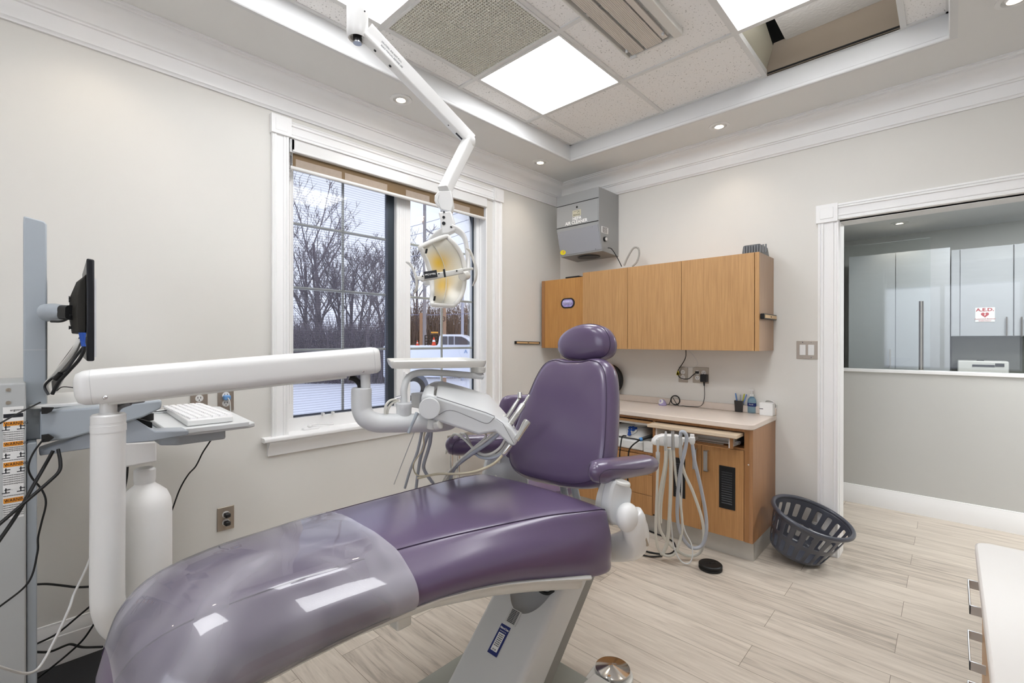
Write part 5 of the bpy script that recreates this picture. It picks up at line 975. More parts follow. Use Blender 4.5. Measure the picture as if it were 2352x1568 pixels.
b = B(); xg = df.cross(V((0, 0, 1))).normalized(); b.prism([V((1.174,-2.307,1.886)), V((1.209,-2.273,1.888)), V((1.215,-2.268,1.833)), V((1.209,-2.273,1.806)), V((1.180,-2.301,1.816)), V((1.162,-2.318,1.846)), V((1.163,-2.317,1.869))], _f*.045); kn = b.done('knuckle', M_w, OL, bevel=.004)
b = B(); b.tube([(1.177,-2.307,1.869), (1.173,-2.310,1.849), (1.186,-2.298,1.809)], .0012, 6, k=0); b.done('knuckle_seam', M_grey, kn)
b = B(); b.prism([V((1.181,-2.314,1.803)), V((1.217,-2.280,1.806)), V((1.227,-2.271,1.763)), V((1.229,-2.268,1.733)), V((1.210,-2.287,1.720)), V((1.191,-2.305,1.718)), V((1.188,-2.307,1.763))], _f*.040); yb3 = b.done('yoke_stem', M_w, OL, bevel=.005)
b = B()
for (x_, y_, r_) in ((0, 0, .0),): pass
for q, r_ in ((V((1.199,-2.299,1.801)), .0035), (V((1.198,-2.300,1.781)), .0055), (V((1.198,-2.300,1.758)), .0068), (V((1.219,-2.281,1.744)), .004)): b.cyl(q, q - _f*.002, r_, n=14)
b.done('bolts', M_blk, yb3)
b = B(); ellt(b, [(1.207,-2.276,1.746), (1.221,-2.249,1.735), (1.231,-2.226,1.712), (1.231,-2.212,1.671), (1.234,-2.209,1.620), (1.248,-2.223,1.575), (1.252,-2.233,1.558)], [.018, .017, .016, .016, .0165, .0175, .014], .55, up=(.6, -.6, .5)); b.done('yoke_arm', M_w, OL, ang=70)
b = B(); ellt(b, [(1.184,-2.283,1.735), (1.131,-2.278,1.727), (1.088,-2.278,1.707), (1.062,-2.275,1.667), (1.068,-2.284,1.613), (1.105,-2.303,1.555)], [.018, .016, .014, .014, .014, .014], .55, up=(.6, -.6, .5)); b.done('yoke_arm', M_w, OL, ang=70)
# head: curved shield built from left and right edge curves
Lc = crv([(1.234,-2.429,1.646), (1.233,-2.423,1.625), (1.226,-2.396,1.590), (1.227,-2.381,1.544), (1.238,-2.384,1.495), (1.262,-2.403,1.453), (1.270,-2.402,1.437)], 5)
Rc = crv([(1.232,-2.321,1.699), (1.248,-2.292,1.677), (1.252,-2.261,1.640), (1.254,-2.246,1.597), (1.263,-2.251,1.529), (1.271,-2.284,1.463), (1.265,-2.318,1.439)], 5)
nm_ = (V((1.249,-2.318,1.564)) - V((1.243,-2.393,1.557))).cross(V((0, 0, 1))).normalized()
if nm_.dot(_f) > 0: nm_ = -nm_        # towards the camera side (light output side)
def surf(off, s_=1.0, bow=.0):
    G = []
    for i in range(len(Lc)):
        row = []
        for j in range(13):
            t = j/12; p = Lc[i].lerp(Rc[i], .5 + (t-.5)*s_); v_ = i/(len(Lc)-1)
            row.append(p + nm_*(off - bow*math.sin(PI*t)))
        G.append(row)
    return G
def gridmesh(b, G):
    Vs = [[b.bm.verts.new(p) for p in r] for r in G]
    for i in range(len(G)-1):
        for j in range(len(G[0])-1): b.f([Vs[i][j], Vs[i][j+1], Vs[i+1][j+1], Vs[i+1][j]])
    return Vs
b = B(); G1 = surf(.004); 
# back shell, bulging away from the patient side
Gb = []
for i in range(len(Lc)):
    v_ = i/(len(Lc)-1); row = []
    for j in range(13):
        t = j/12; p = Lc[i].lerp(Rc[i], t); row.append(p - nm_*(.006 + .060*math.sin(PI*t)**.8*math.sin(PI*min(max(v_, .02), .98))**.6))
    Gb.append(row)
gridmesh(b, Gb); hd2 = b.done('lamp_shell', mat('lamp_shell', 'e4e3de', .35, coat=.2), OL, solid=.004, ang=70)
ml = bpy.data.materials.new('lens_reflector'); ml.use_nodes = True; nn_ = ml.node_tree.nodes; ll_ = ml.node_tree.links; pp_ = nn_['Principled BSDF']; pp_.inputs['Roughness'].default_value = .35; pp_.inputs['Coat Weight'].default_value = .3; pp_.inputs['Coat Roughness'].default_value = .25
vc = nn_.new('ShaderNodeVertexColor'); vc.layer_name = 'tint'; ll_.new(vc.outputs[0], pp_.inputs['Base Color'])
b = B(); Gl = []
for i in range(len(Lc)):
    v_ = i/(len(Lc)-1); row = []
    for j in range(13):
        t = j/12; p = Lc[i].lerp(Rc[i], .06+.88*t); row.append(p - nm_*(.002 + .018*math.sin(PI*t)))
    Gl.append(row)
NR = 3
Gf = []
for i in range((len(Gl)-1)*NR+1):
    a = i/NR; i0 = min(int(a), len(Gl)-2); f_ = a-i0; row = []
    for j in range(12*NR+1):
        c_ = j/NR; j0 = min(int(c_), 11); g2 = c_-j0; row.append(Gl[i0][j0].lerp(Gl[i0][j0+1], g2).lerp(Gl[i0+1][j0].lerp(Gl[i0+1][j0+1], g2), f_))
    Gf.append(row)
Vs = gridmesh(b, Gf); b.bm.verts.index_update(); cols = {}
ni, nj = len(Gf), len(Gf[0]); tl = []
for i in range(ni):
    for j in range(nj):
        v_ = i/(ni-1); t = j/(nj-1); k = max(math.exp(-(((v_-.37)/.14)**2 + ((t-.36)/.38)**2)), .9*math.exp(-(((v_-.64)/.13)**2 + ((t-.36)/.36)**2)), .38*math.exp(-(((v_-.45)/.22)**2 + ((t-.62)/.26)**2)))
        base = lin('dddbcf'); yc = lin('e6bb3c'); tl.append(tuple(base[q]*(1-k)+yc[q]*k for q in range(3)) + (1,))
order = [v for r in Vs for v in r]
for n_i, v in enumerate(order): v.index = n_i
ln = b.done('lens', ml, OL, ang=80); ca = ln.data.color_attributes.new('tint', 'FLOAT_COLOR', 'POINT')
for n_i, c_ in enumerate(tl): ca.data[n_i].color = c_
b = B(); rim = Lc + Rc[::-1] + [Lc[0]]
rim = ccrv([Lc[k] for k in range(0, len(Lc), 3)] + [Rc[k] for k in range(len(Rc)-1, -1, -3)], 4); b.tube(rim + [rim[0]], .0085, 12, k=0); b.done('lamp_rim', mat('lamp_shell', 'e4e3de'), OL, ang=70)
b = B(); b.tube([Gl[i][6] + nm_*.003 for i in range(0, len(Gl), 3)], .0012, 6, k=0); b.done('lens_joint', M_off, ln)
b = B()
for q in (V((1.251,-2.420,1.628)), V((1.275,-2.402,1.460))): b.obox(q, (.001, .001, .008), (.002, .002, 0), nm_*.002)
b.done('lens_clips', M_dark, ln)
# cross bar with the maker plate and two grips
X0_ = V((1.259,-2.461,1.525)); X1_ = V((1.337,-2.305,1.562)); dx_ = (X1_-X0_).normalized(); upx = dx_.cross(_f).normalized()
b = B(); b.beam(V((1.266,-2.454,1.525)), V((1.334,-2.321,1.560)), .014, .022, .014, .018, up=(0, 0, 1), rd=.2); b.beam(V((1.254,-2.465,1.528)), V((1.275,-2.445,1.525)), .010, .012, .012, .018); b.beam(V((1.325,-2.330,1.563)), V((1.338,-2.276,1.573)), .008, .010, .008, .009); cbx = b.done('cross_bar', M_off, OL, bevel=.001)
pc_ = V((1.300,-2.438,1.539)); ux = (V((1.316,-2.424,1.542)) - V((1.286,-2.452,1.536))).normalized(); uz = V((0, 0, 1)); uz = (uz - ux*uz.dot(ux)).normalized(); un = ux.cross(uz)
b = B(); b.obox(pc_ - un*.002, ux*.0225, uz*.0125, un*.0008); mp_ = b.done('maker_plate', M_blk, cbx)
tx_ = -ux; ty_ = -uz; text('Pelton & Crane', .0095, pc_ - un*.0032 + V((0, 0, 0)) if un.dot(_f) > 0 else pc_ + un*.0032, tx_, ty_, M_paper, mp_, shear=.3, sx=.62, th=.0006, bold=.0001)
b = B(); q = V((1.330,-2.401,1.544)); b.obox(q, ux*.0035, uz*.014, un*.001); q = V((1.318,-2.416,1.542)); b.sph(q, .0028, n=8, m=5); q = V((1.279,-2.456,1.533)); b.sph(q, .0028, n=8, m=5); q = V((1.330,-2.346,1.558)); b.sph(q, .0030, n=8, m=5); b.done('bar_details', M_blk, cbx)
def grip(pts, lab):
    b = B(); ellt(b, pts, [.004, .012, .013, .014, .012, .004], .35, up=(.5, -.5, .3)); b.done('grip', M_off, OL, ang=70)
grip([(1.228,-2.490,1.583), (1.239,-2.480,1.575), (1.248,-2.471,1.553), (1.254,-2.465,1.525), (1.255,-2.464,1.495), (1.247,-2.472,1.471)], '')
grip([(1.320,-2.293,1.647), (1.331,-2.283,1.635), (1.341,-2.273,1.600), (1.347,-2.268,1.568), (1.345,-2.270,1.533), (1.337,-2.278,1.509)], '')
b = B(); b.cyl((1.276,-2.252,1.557), (1.295,-2.290,1.548), .017, n=24); b.cyl((1.133,-2.332,1.536), (1.190,-2.361,1.533), .015, n=24); b.done('yoke_pivot', M_off, OL, bevel=.003)
# ================================================================ WORKSTATION BY THE WINDOW WALL
WS = thing('workstation_stand', 'blue-grey sit-stand computer stand with riser column, arm and keyboard tray', 'computer stand', (.45, -3.45, 0))
b = B(); b.prism([V((.531, -3.404, 1.000)), V((.531, -3.353, 1.000)), V((.531, -3.353, 1.675)), V((.531, -3.358, 1.684)), V((.531, -3.404, 1.693))], (-.13, 0, 0)); rc = b.done('riser_column', M_gblue, WS, bevel=.004)
b = B(); b.box(.529, .5316, -3.404, -3.353, 1.2795, 1.2805); b.box(.50, .52, -3.353, -3.3515, 1.04, 1.50); b.done('column_slot', M_grey, rc)
b = B(); b.box(.28, .600, -3.66, -3.399, .03, 1.183); lc = b.done('lower_column', mat('cart_grey', 'bcbfbf', .42, coat=.1), WS, bevel=.004)
b = B(); b.box(.30, .588, -3.398, -3.376, .03, 1.0); b.done('side_rail', M_gblue, WS, bevel=.003)
b = B(); b.box(.24, .64, -3.70, -3.34, .0, .03); b.done('foot_plate', M_gblue, WS, bevel=.004)
for q in (V((0.601,-3.435,1.165)), V((0.601,-3.435,1.127))): b = B(); b.cyl(q, q+V((.0012, 0, 0)), .0055, n=16); b.cyl(q+V((.0012, 0, 0)), q+V((.0018, 0, 0)), .0022, n=8); b.done('screw', M_stl, lc)
ly0, ly1 = -3.446, -3.404
b = B(); b.box(.6004, .6012, ly0, ly1, 0.7862, 1.1144); lb = b.done('warning_label', M_paper, lc)
for (ya, yb_, m_) in ((1.0942, 1.0827, M_ink), (1.0713, 1.0587, M_orange), (1.0118, 0.9991, M_orange), (0.9522, 0.9383, M_orange), (0.8470, 0.8331, M_orange)):
    b = B(); b.box(.6012, .6016, ly0+.001, ly1-.001, yb_, ya); bb_ = b.done('label_band', m_, lb)
    if m_ is M_orange: text('WARNING', .0125, (.6018, (ly0+ly1)/2+.006, (ya+yb_)/2), YP, (0, 0, 1), M_ink, bb_, sx=.80); text('▲' if 0 else '!', .010, (.6018, ly0+.007, (ya+yb_)/2), YP, (0, 0, 1), M_ink, bb_)
text('ergotron', .009, (.6014, (ly0+ly1)/2+.008, 1.1043), YP, (0, 0, 1), M_ink, lb, sx=.9)
random.seed(4)
yy = [(1.0523, 'x'), (1.0409, 0), (1.0346, 0), (1.0282, 0), (1.0219, 0), (1.0168, 0), (0.9953, 0), (0.9902, 0), (0.9852, 0), (0.9699, 'x'), (0.9585, 0), (0.9268, 'x'), (0.9142, 0), (0.9078, 0), (0.9015, 0), (0.8952, 0), (0.8888, 0), (0.8685, 'x'), (0.8546, 0), (0.8267, 0), (0.8204, 0), (0.8140, 0), (0.8077, 0), (0.8014, 0), (0.7950, 0)]
for y_, k_ in yy:
    if k_ == 0: text('Failure to heed this warning may result', .0050, (.6014, (ly0+ly1)/2, y_), YP, (0, 0, 1), mat('ink_grey', '55565a', .7), lb, sx=.52)
    else:
        b = B()
        for s_ in (-1, 1):
            o_ = V((.6012, (ly0+ly1)/2 + s_*.015, y_)); b.obox(o_+V((.0003, 0, .002)), (.0002, 0, 0), (0, .0012, 0), (0, 0, .007)); b.obox(o_+V((.0003, 0, -.005)), (.0002, 0, 0), (0, .008, 0), (0, 0, .0012)); b.obox(o_+V((.0003, .003, .004)), (.0002, 0, 0), (0, .006, 0), (0, 0, .0012))
        b.done('pictogram', M_ink, lb)
b = B(); b.prism(rrect(.13, .566, -3.392, -3.12, .03, 1.098), (0, 0, .012)); b.done('worktop', M_white, WS, bevel=.003)
b = B(); b.prism([(0.587,-3.369,1.092), (0.587,-3.370,1.009), (0.598,-3.359,0.998), (0.653,-3.308,1.009), (0.817,-3.153,1.075), (0.857,-3.115,1.102), (0.857,-3.114,1.129), (0.788,-3.180,1.118), (0.691,-3.271,1.104)], (-.10, 0, 0)); b.done('lift_arm', M_gblue, WS, bevel=.006)
b = B(); b.prism([(0.557,-3.370,0.969), (0.558,-3.370,0.952), (0.674,-3.260,0.975), (0.746,-3.192,0.989), (0.811,-3.131,0.997), (0.894,-3.053,1.017), (0.894,-3.053,1.032), (0.817,-3.125,1.029), ((0.752,-3.186,1.083)), (0.679,-3.255,1.036), (0.615,-3.315,0.995)], (-.08, 0, 0)); b.done('arm_cover', mat('arm_grey', 'a4aab1', .4), WS, bevel=.004)
b = B(); b.prism([(0.619,-3.367,1.107), (0.646,-3.341,1.107), (0.640,-3.347,1.095), (0.630,-3.356,1.089), (0.619,-3.367,1.088)], (-.02, 0, 0)); b.prism([(0.619,-3.367,1.002), (0.619,-3.367,1.023), (0.634,-3.352,1.026), (0.646,-3.341,1.017), (0.634,-3.352,1.005)], (-.02, 0, 0)); b.done('cable_ports', M_dark, WS)
b = B(); b.prism([(0.690,-3.162,1.062), (0.736,-3.119,1.045), (0.736,-3.119,1.024), (0.685,-3.167,1.052)], (-.05, 0, 0)); b.cyl((0.649,-3.119,1.064), (0.649,-3.119,1.042), .018); b.done('tray_bracket', M_dark, WS)
kz = 1.022
b = B(); b.prism([V(p) for p in ((.145, -3.075, kz-.020), (.80, -3.085, kz-.020), (.815, -3.06, kz-.020), (.815, -2.86, kz-.020), (.80, -2.835, kz-.020), (.25, -2.80, kz-.020))], (0, 0, .016)); kt = b.done('keyboard_tray', M_lgrey, WS, bevel=.004)
b = B(); b.prism([V(p) for p in ((.30, -3.10, kz-.055), (.735, -3.10, kz-.055), (.775, -3.06, kz-.055), (.775, -2.92, kz-.055), (.30, -2.90, kz-.055))], (0, 0, .035)); b.done('tray_underside', mat('tray_grey', 'b0b5ba', .4), kt, bevel=.006)
b = B(); b.box(.812, .822, -3.065, -2.86, kz-.012, kz+.004); b.box(.30, .31, -3.08, -2.85, kz-.004, kz+.008); b.done('tray_lip', M_lgrey, kt, bevel=.002)
t = thing('keyboard', 'white computer keyboard on the grey tray behind the swing arm', 'keyboard', (.52, -2.95, kz))
kq = [(.26, -3.005), (.735, -3.025), (.735, -2.885), (.26, -2.868)]
b = B(); b.loft([[V((x, y, kz-.003)) for x, y in kq], [V((x, y, kz+.018)) for x, y in kq]]); b.done('keyboard_case', M_white, t, bevel=.004)
b = B()
for r_ in range(6):
    for c_ in range(19):
        v_ = (r_+.5)/6; u_ = (c_+.5)/19; x = .275+.445*u_; y = -2.880 + (-.135)*v_ - .0*u_ ; b.loft([[V((x+a*s_, y+e*s_, z)) for a, e in ((-.0098, -.0090), (.0098, -.0090), (.0098, .0090), (-.0098, .0090))] for s_, z in ((1, kz+.017), (.82, kz+.023))])
b.done('keys', mat('key_white', 'f4f4f4', .5), t, smooth=False)
# monitor, edge-on
M_scr = mat('monitor_bezel', '14161c', .35)
t = thing('monitor', 'black flat monitor seen edge-on, fixed to the blue-grey riser column', 'monitor', (.45, -3.25, 1.2))
mz0, mz1 = 1.2458, 1.5606
def mon(x, y0, y1, z): return [V((x, y0, z)), V((x, y1, z))]
fx0, fx1 = .235, .688
b = B()
# slightly turned so that the screen side just stays hidden
n0, n1 = V((fx1, -3.272, 0)), V((fx1, -3.254, 0)); f0 = n0 + V((fx0-fx1, .022, 0)); f1 = n1 + V((fx0-fx1, .022, 0))
b.loft([[n0+V((0, 0, z)), n1+V((0, 0, z + (0 if z < 1.4 else -.002))), f1+V((0, 0, z)), f0+V((0, 0, z))] for z in (mz0, mz1)]); mb = b.done('bezel', M_scr, t, bevel=.004)
e_ = V((0, .004, 0)); b = B(); b.loft([[n1+V((-.004, 0, z)), n1+e_*1.3+V((-.012, 0, z)), f1+e_*1.3+V((.012, 0, z)), f1+V((.004, 0, z))] for z in (mz0+.012, mz1-.06)]); b.done('glare_strip', mat('screen_glare', 'c8ccd2', .1), mb)  # pale colour paints the glare along the screen side
b = B(); bk = [(0, mz0+.085), (-.030, mz0+.088), (-.038, mz0+.15), (-.036, mz0+.20), (-.022, mz0+.245), (0, mz0+.27)]
b.loft([[V((x, n0.y + (fx1-x)*.05 + a*s_, z)) for a, z in bk] for x, s_ in ((fx1-.03, .6), (fx1-.06, 1), (fx0+.08, 1), (fx0+.04, .6))]); b.done('rear_housing', mat('housing_dark', '2a2823', .6, bump=.5, bscale=900), t, bevel=.003)
b = B()
for q in [(0.624,-3.306,1.441),(0.624,-3.306,1.433),(0.624,-3.306,1.349)]:
    q = V(q); b.cyls([(q, .0045), (q+V((0, .012, 0)), .0035), (q+V((0, .020, 0)), .0035)], 10); b.cyl(q+V((0, -.002, 0)), q, .006, n=12)
b.done('thumb_screws', M_blk, t)
b = B(); ellt(b, [(0.545,-3.353,1.396), (0.562,-3.337,1.398), (0.596,-3.319,1.397), (0.607,-3.309,1.396)], [.0275, .0275, .023, .014], 1.2); b.done('neck_cover', M_gblue, t, ang=60)
b = B(); b.beam((0.605,-3.311,1.396), (0.636,-3.295,1.395), .05, .045); b.tube([(0.583,-3.345,1.368), (0.619,-3.325,1.368), (0.633,-3.311,1.376), (0.641,-3.304,1.389)], .0035, 8); b.done('tilt_hinge', M_blk, t)
# slanted panel with cables behind the monitor
b = B(); b.prism([(0.633,-3.284,1.323), (0.617,-3.300,1.289), (0.567,-3.346,1.198), (0.572,-3.342,1.145), (0.583,-3.331,1.156), (0.635,-3.282,1.298)], (-.10, .01, 0)); sp_ = solo(b, 'tablet_holder', mat('smoky_panel', '5a5854', .3, coat=.4), 'smoky slanted holder leaning behind the black monitor', 'holder', bevel=.003)
b = B(); b.tube([(0.658,-3.288,1.314), (0.664,-3.297,1.285), (0.642,-3.317,1.245), (0.612,-3.346,1.195), (0.600,-3.357,1.172), (0.606,-3.351,1.148)], .006, 8, flat=.5); b.done('grey_edge', M_off, sp_)
b = B(); b.tube([(0.711,-3.279,1.292), (0.709,-3.281,1.275), (0.699,-3.291,1.249), (0.678,-3.311,1.217), (0.656,-3.332,1.183), (0.642,-3.345,1.148)], .0048, 10); vg = solo(b, 'video_cable', M_rub, 'black monitor cable with a blue plug running down to the worktop', 'cable')
b = B(); b.beam((0.707,-3.283,1.333), (0.708,-3.282,1.308), .016, .012, .010, .010); b.beam((0.708,-3.282,1.308), (0.710,-3.280,1.291), .009, .009); b.done('blue_plug', M_blue, vg)
b = B(); b.tube([(0.681,-3.280,1.288), (0.662,-3.298,1.252), (0.656,-3.317,1.219), (0.623,-3.349,1.190), (0.611,-3.360,1.169), (0.620,-3.352,1.145)], .0035, 8); b.cyl((0.654,-3.327,1.209), (0.642,-3.338,1.193), .008); solo(b, 'thin_cable', M_blk, 'thin black cable with a ferrite bead beside the slanted holder', 'cable')
b = B(); b.tube([(0.623,-3.335,1.155), (0.635,-3.324,1.167), (0.652,-3.308,1.167), (0.674,-3.288,1.162)], .0015, 6); solo(b, 'usb_cable', M_blk, 'fine black cable lying on the white worktop', 'cable')
def cable(pts, r, m, lab, k=8):
    b = B(); b.tube(pts, r, 8, k=k); return solo(b, 'cable', m, lab, 'cable', ang=80)
cable([(0.854,-3.447,1.099), (0.820,-3.425,1.111), (0.758,-3.400,1.120), (0.701,-3.372,1.131)], .0022, M_rub, 'thin black cable crossing the warning label toward the worktop')
cable([(0.644,-3.343,0.978), (0.651,-3.364,0.931), (0.690,-3.383,0.898), (0.770,-3.417,0.840), (0.817,-3.455,0.781)], .0046, M_rub, 'thick black cable hanging steeply down left across the column')
cable([(0.654,-3.333,0.982), (0.674,-3.329,0.947), (0.699,-3.333,0.924), (0.717,-3.357,0.900), (0.759,-3.400,0.868), (0.817,-3.455,0.828)], .0046, M_rub, 'thick black cable that bends before running down left across the column')
cable([(0.651,-3.364,1.017), (0.658,-3.385,0.981), (0.662,-3.395,0.945), (0.654,-3.389,0.911), (0.648,-3.367,0.866), (0.656,-3.359,0.827), (0.647,-3.368,0.769), (0.640,-3.375,0.724), (0.652,-3.377,0.683), (0.677,-3.396,0.612), (0.758,-3.457,0.592)], .0026, M_rub, 'thin black cable curling down in front of the column edge')
cable([(0.099,-3.377,0.392), (0.140,-3.339,0.394), (0.187,-3.294,0.387), (0.223,-3.260,0.382), (0.323,-3.208,0.403)], .0042, M_rub, 'black cable running level along the wall behind the white post')
cable([(0.033,-3.371,0.133), (0.094,-3.314,0.175), (0.182,-3.258,0.255), (0.269,-3.203,0.337)], .0036, M_rub, 'black cable slanting up to the white post over the baseboard')
cable([(0.061,-3.372,0.118), (0.104,-3.332,0.120), (0.146,-3.292,0.143), (0.164,-3.275,0.148), (0.195,-3.246,0.137), (0.289,-3.199,0.158)], .0042, M_rub, 'black cable with a low hump over the baseboard')
cable([(0.185,-3.365,0.078), (0.245,-3.308,0.143), (0.297,-3.259,0.207), (0.324,-3.234,0.255), (0.371,-3.217,0.314)], .0034, M_rub, 'black cable rising from the dark mat to the white post')
cable([(0.600,-3.248,0.645), (0.584,-3.263,0.582), (0.581,-3.294,0.502), (0.612,-3.306,0.477), (0.625,-3.335,0.408), (0.648,-3.368,0.350), (0.682,-3.391,0.353), (0.713,-3.417,0.383), (0.788,-3.456,0.458)], .0038, M_white, 'white cable sweeping down from the white post across the column')
cable([(0.550,-3.157,0.878), (0.548,-3.159,0.841), (0.543,-3.164,0.796), (0.542,-3.165,0.758)], .0032, M_rub, 'short black cable showing between post and water bottle')
cable([(0.371,-2.844,0.955), (0.366,-2.849,0.921), (0.310,-2.861,0.868), (0.269,-2.872,0.826), (0.214,-2.884,0.762), (0.165,-2.902,0.718), (0.137,-2.928,0.651), (0.124,-2.968,0.525), (0.124,-3.051,0.354), (0.136,-3.096,0.193)], .0032, M_rub, 'black cable wandering down the wall from the keyboard tray')
cable([(-0.279,-2.634,0.341), (-0.245,-2.644,0.324), (-0.189,-2.687,0.287), (-0.150,-2.746,0.267), (-0.120,-2.828,0.244), (-0.083,-2.931,0.239), (-0.025,-3.014,0.242)], .0030, M_rub, 'black plug cord running down left from the low outlet')
cable([(-0.278,-2.633,0.336), (-0.214,-2.642,0.320), (-0.184,-2.668,0.290), (-0.163,-2.704,0.250), (-0.115,-2.755,0.214)], .0034, M_rub, 'black plug cord dropping straight behind the chair from the low outlet')
for z_, lab in ((.452, 'upper black plug in the low outlet'), (.412, 'lower black plug in the low outlet')):
    b = B(); b.beam((.006, -2.712, z_), (.034, -2.708, z_-.002), .024, .020); solo(b, 'plug', M_blk, lab, 'plug', 'plugs in the low outlet', bevel=.004)
b = B(); b.beam((.006, -2.712, 1.040-.010), (.030, -2.710, 1.028), .030, .022); q = solo(b, 'plug', mat('pale_blue', '6f9fd4', .4), 'pale blue plug in the outlet above the keyboard tray', 'plug', bevel=.003); b = B(); b.tube([(.030, -2.71, 1.028), (.040, -2.705, 1.01), (.036, -2.70, .96), (.03, -2.70, .90)], .003, 8); b.done('cord', M_grey, q)
cable([(.02, -3.00, 1.08), (.10, -3.02, 1.045), (.20, -3.05, 1.030), (.33, -3.05, 1.030), (.30, -2.95, 1.030)], .0016, M_blk, 'thin dark cable looping on the keyboard tray')
b = B(); b.box(.018, .95, -4.0, -2.86, .001, .014); solo(b, 'floor_mat', M_blkm, 'dark charcoal mat on the floor against the window wall', 'mat')
# ================================================================ STOOL AND CHROME CART BEHIND THE CHAIR
t = thing('operator_stool', 'purple stool backrest showing between handpieces and dental chair backrest', 'stool', (.98, -1.66, 0))
so = ccrv([(0.879,-1.680,0.788), (0.879,-1.680,0.926), (0.887,-1.672,0.994), (0.912,-1.648,1.022), (0.955,-1.580,1.024), (0.986,-1.538,1.014), (1.000,-1.497,0.918), (1.004,-1.494,0.778), (0.985,-1.525,0.722), (0.904,-1.643,0.722)], 4)
b = B(); b.pillow(so, (.3, -1, .1), .03); b.done('backrest', M_vinyl, t, ang=60)
b = B(); b.lathe([(.02, .50), (.185, .505), (.20, .53), (.195, .56), (.15, .575), (.01, .578)], (1.0, -1.50, 0), 40); b.done('seat', M_vinyl, t, ang=60)
b = B(); b.cyl((1.0, -1.50, .09), (1.0, -1.50, .50), .025); b.tube([(1.0, -1.50, .49), (.92, -1.38, .49), (.90, -1.44, .60), (.925, -1.56, .82)], .012, 10); b.done('gas_post', M_chr, t)
for i in range(5):
    a = i*2*PI/5; p = V((1.0+.24*math.cos(a), -1.5+.24*math.sin(a), .065)); b = B(); b.beam((1.0, -1.5, .09), p, .04, .03, .025, .02); l_ = b.done('leg', M_blk, t, bevel=.004)
    b = B(); b.cyl(p+V((0, -.012, -.038)), p+V((0, .012, -.038)), .025, n=18); b.cyl(p-V((0, 0, .02)), p, .008); b.done('caster', M_blk, l_)
t = thing('chrome_trolley', 'chrome framed trolley whose thin legs show beyond the purple chair', 'trolley', (.28, -1.2, 0))
for (x, y) in ((.17, -1.42), (.17, -1.36), (.46, -1.02), (.20, -1.02)):
    b = B(); b.cyl((x, y, .05), (x, y, .66), .011, n=14); l_ = b.done('leg', M_chr, t); b = B(); b.cyl((x, y-.01, .025), (x, y+.01, .025), .024, n=16); b.cyl((x, y, .03), (x, y, .06), .007, n=8); b.done('caster', M_blk, l_)
b = B(); b.box(.15, .48, -1.44, -1.00, .655, .672); b.done('top_shelf', M_stl, t, bevel=.003); b = B(); b.box(.15, .48, -1.44, -1.00, .20, .212); b.done('lower_shelf', M_stl, t, bevel=.003)
# ================================================================ ASSISTANT HOSES
HH = thing('suction_hose_holder', 'white four-slot holder with suction valves and long cream hoses looping to the floor', 'dental hose holder', tuple(V((1.471,-0.917,0.757))))
b = B(); hb = [V((1.402,-0.982,0.728)), V((1.404,-0.980,0.752)), V((1.418,-0.967,0.774)), V((1.444,-0.942,0.784)), V((1.506,-0.883,0.782)), V((1.528,-0.863,0.762)), V((1.524,-0.867,0.728)), V((1.510,-0.880,0.709)), V((1.480,-0.908,0.713)), V((1.436,-0.950,0.723))]; b.prism(hb, _f*.05); b.done('holder_body', M_white, HH, bevel=.006, bseg=3)
b = B(); b.beam(V((1.512,-0.850,0.758)), V((1.551,-0.813,0.758)), .014, .014); b.beam(V((1.458,-0.860,0.747)), V((1.44, -.56, .70)), .03, .03); b.beam(V((1.44, -.56, .70)), V((1.44, -.482, .70)), .03, .03); b.done('support_arm', M_white, HH, bevel=.003)
def valve(p0, p1, segs, m, nm):
    p0 = V(p0); p1 = V(p1); b = B(); b.cyls([(p0.lerp(p1, t), r) for t, r in segs], 14); return b.done(nm, m, HH, ang=50)
M_clr = mat('clear_tip', 'e4e6e6', .12, trans=.4, ior=1.3)
valve((1.429,-0.984,0.766), (1.420,-0.965,0.626), [(0, .008), (.08, .009), (.5, .006), (.55, .012), (.75, .012), (.8, .010), (1, .010)], M_clr, 'saliva_ejector')
valve((1.465,-0.963,0.809), (1.460,-0.954,0.704), [(0, .006), (.25, .007), (.3, .010), (.5, .010), (.55, .0085), (1, .009)], M_clr, 'suction_valve')
valve((1.493,-0.937,0.814), (1.490,-0.926,0.708), [(0, .009), (.15, .010), (.2, .008), (1, .0105)], M_alu, 'syringe')
valve((1.524,-0.907,0.788), (1.514,-0.877,0.655), [(0, .008), (.3, .008), (.5, .010), (.75, .012), (1, .009)], M_clr, 'suction_valve')
valve((1.555,-0.823,0.787), (1.555,-0.823,0.731), [(0, .012), (.25, .012), (.3, .016), (.8, .016), (1, .011)], M_white, 'hose_socket')
def hh(pts, r, m):
    b = B(); b.tube(pts, r, 12, k=8); return b.done('suction_hose', m, HH, ang=80)
hh([(1.420,-0.965,0.640), (1.409,-0.948,0.532), (1.386,-0.915,0.346), (1.366,-0.879,0.193), (1.357,-0.833,0.092), (1.374,-0.790,0.042), (1.412,-0.754,0.042), (1.444,-0.751,0.100), (1.478,-0.774,0.231), (1.485,-0.821,0.396), (1.484,-0.877,0.557), (1.492,-0.924,0.708)], .0072, M_hose)
hh([(1.462,-0.952,0.708), (1.448,-0.938,0.611), (1.411,-0.919,0.452), (1.386,-0.888,0.314), (1.379,-0.840,0.197), (1.412,-0.754,0.088), (1.469,-0.672,0.027), (1.526,-0.633,0.053), (1.554,-0.647,0.151), (1.560,-0.696,0.282), (1.539,-0.770,0.446), (1.515,-0.834,0.566), (1.514,-0.877,0.660)], .0088, M_hose)
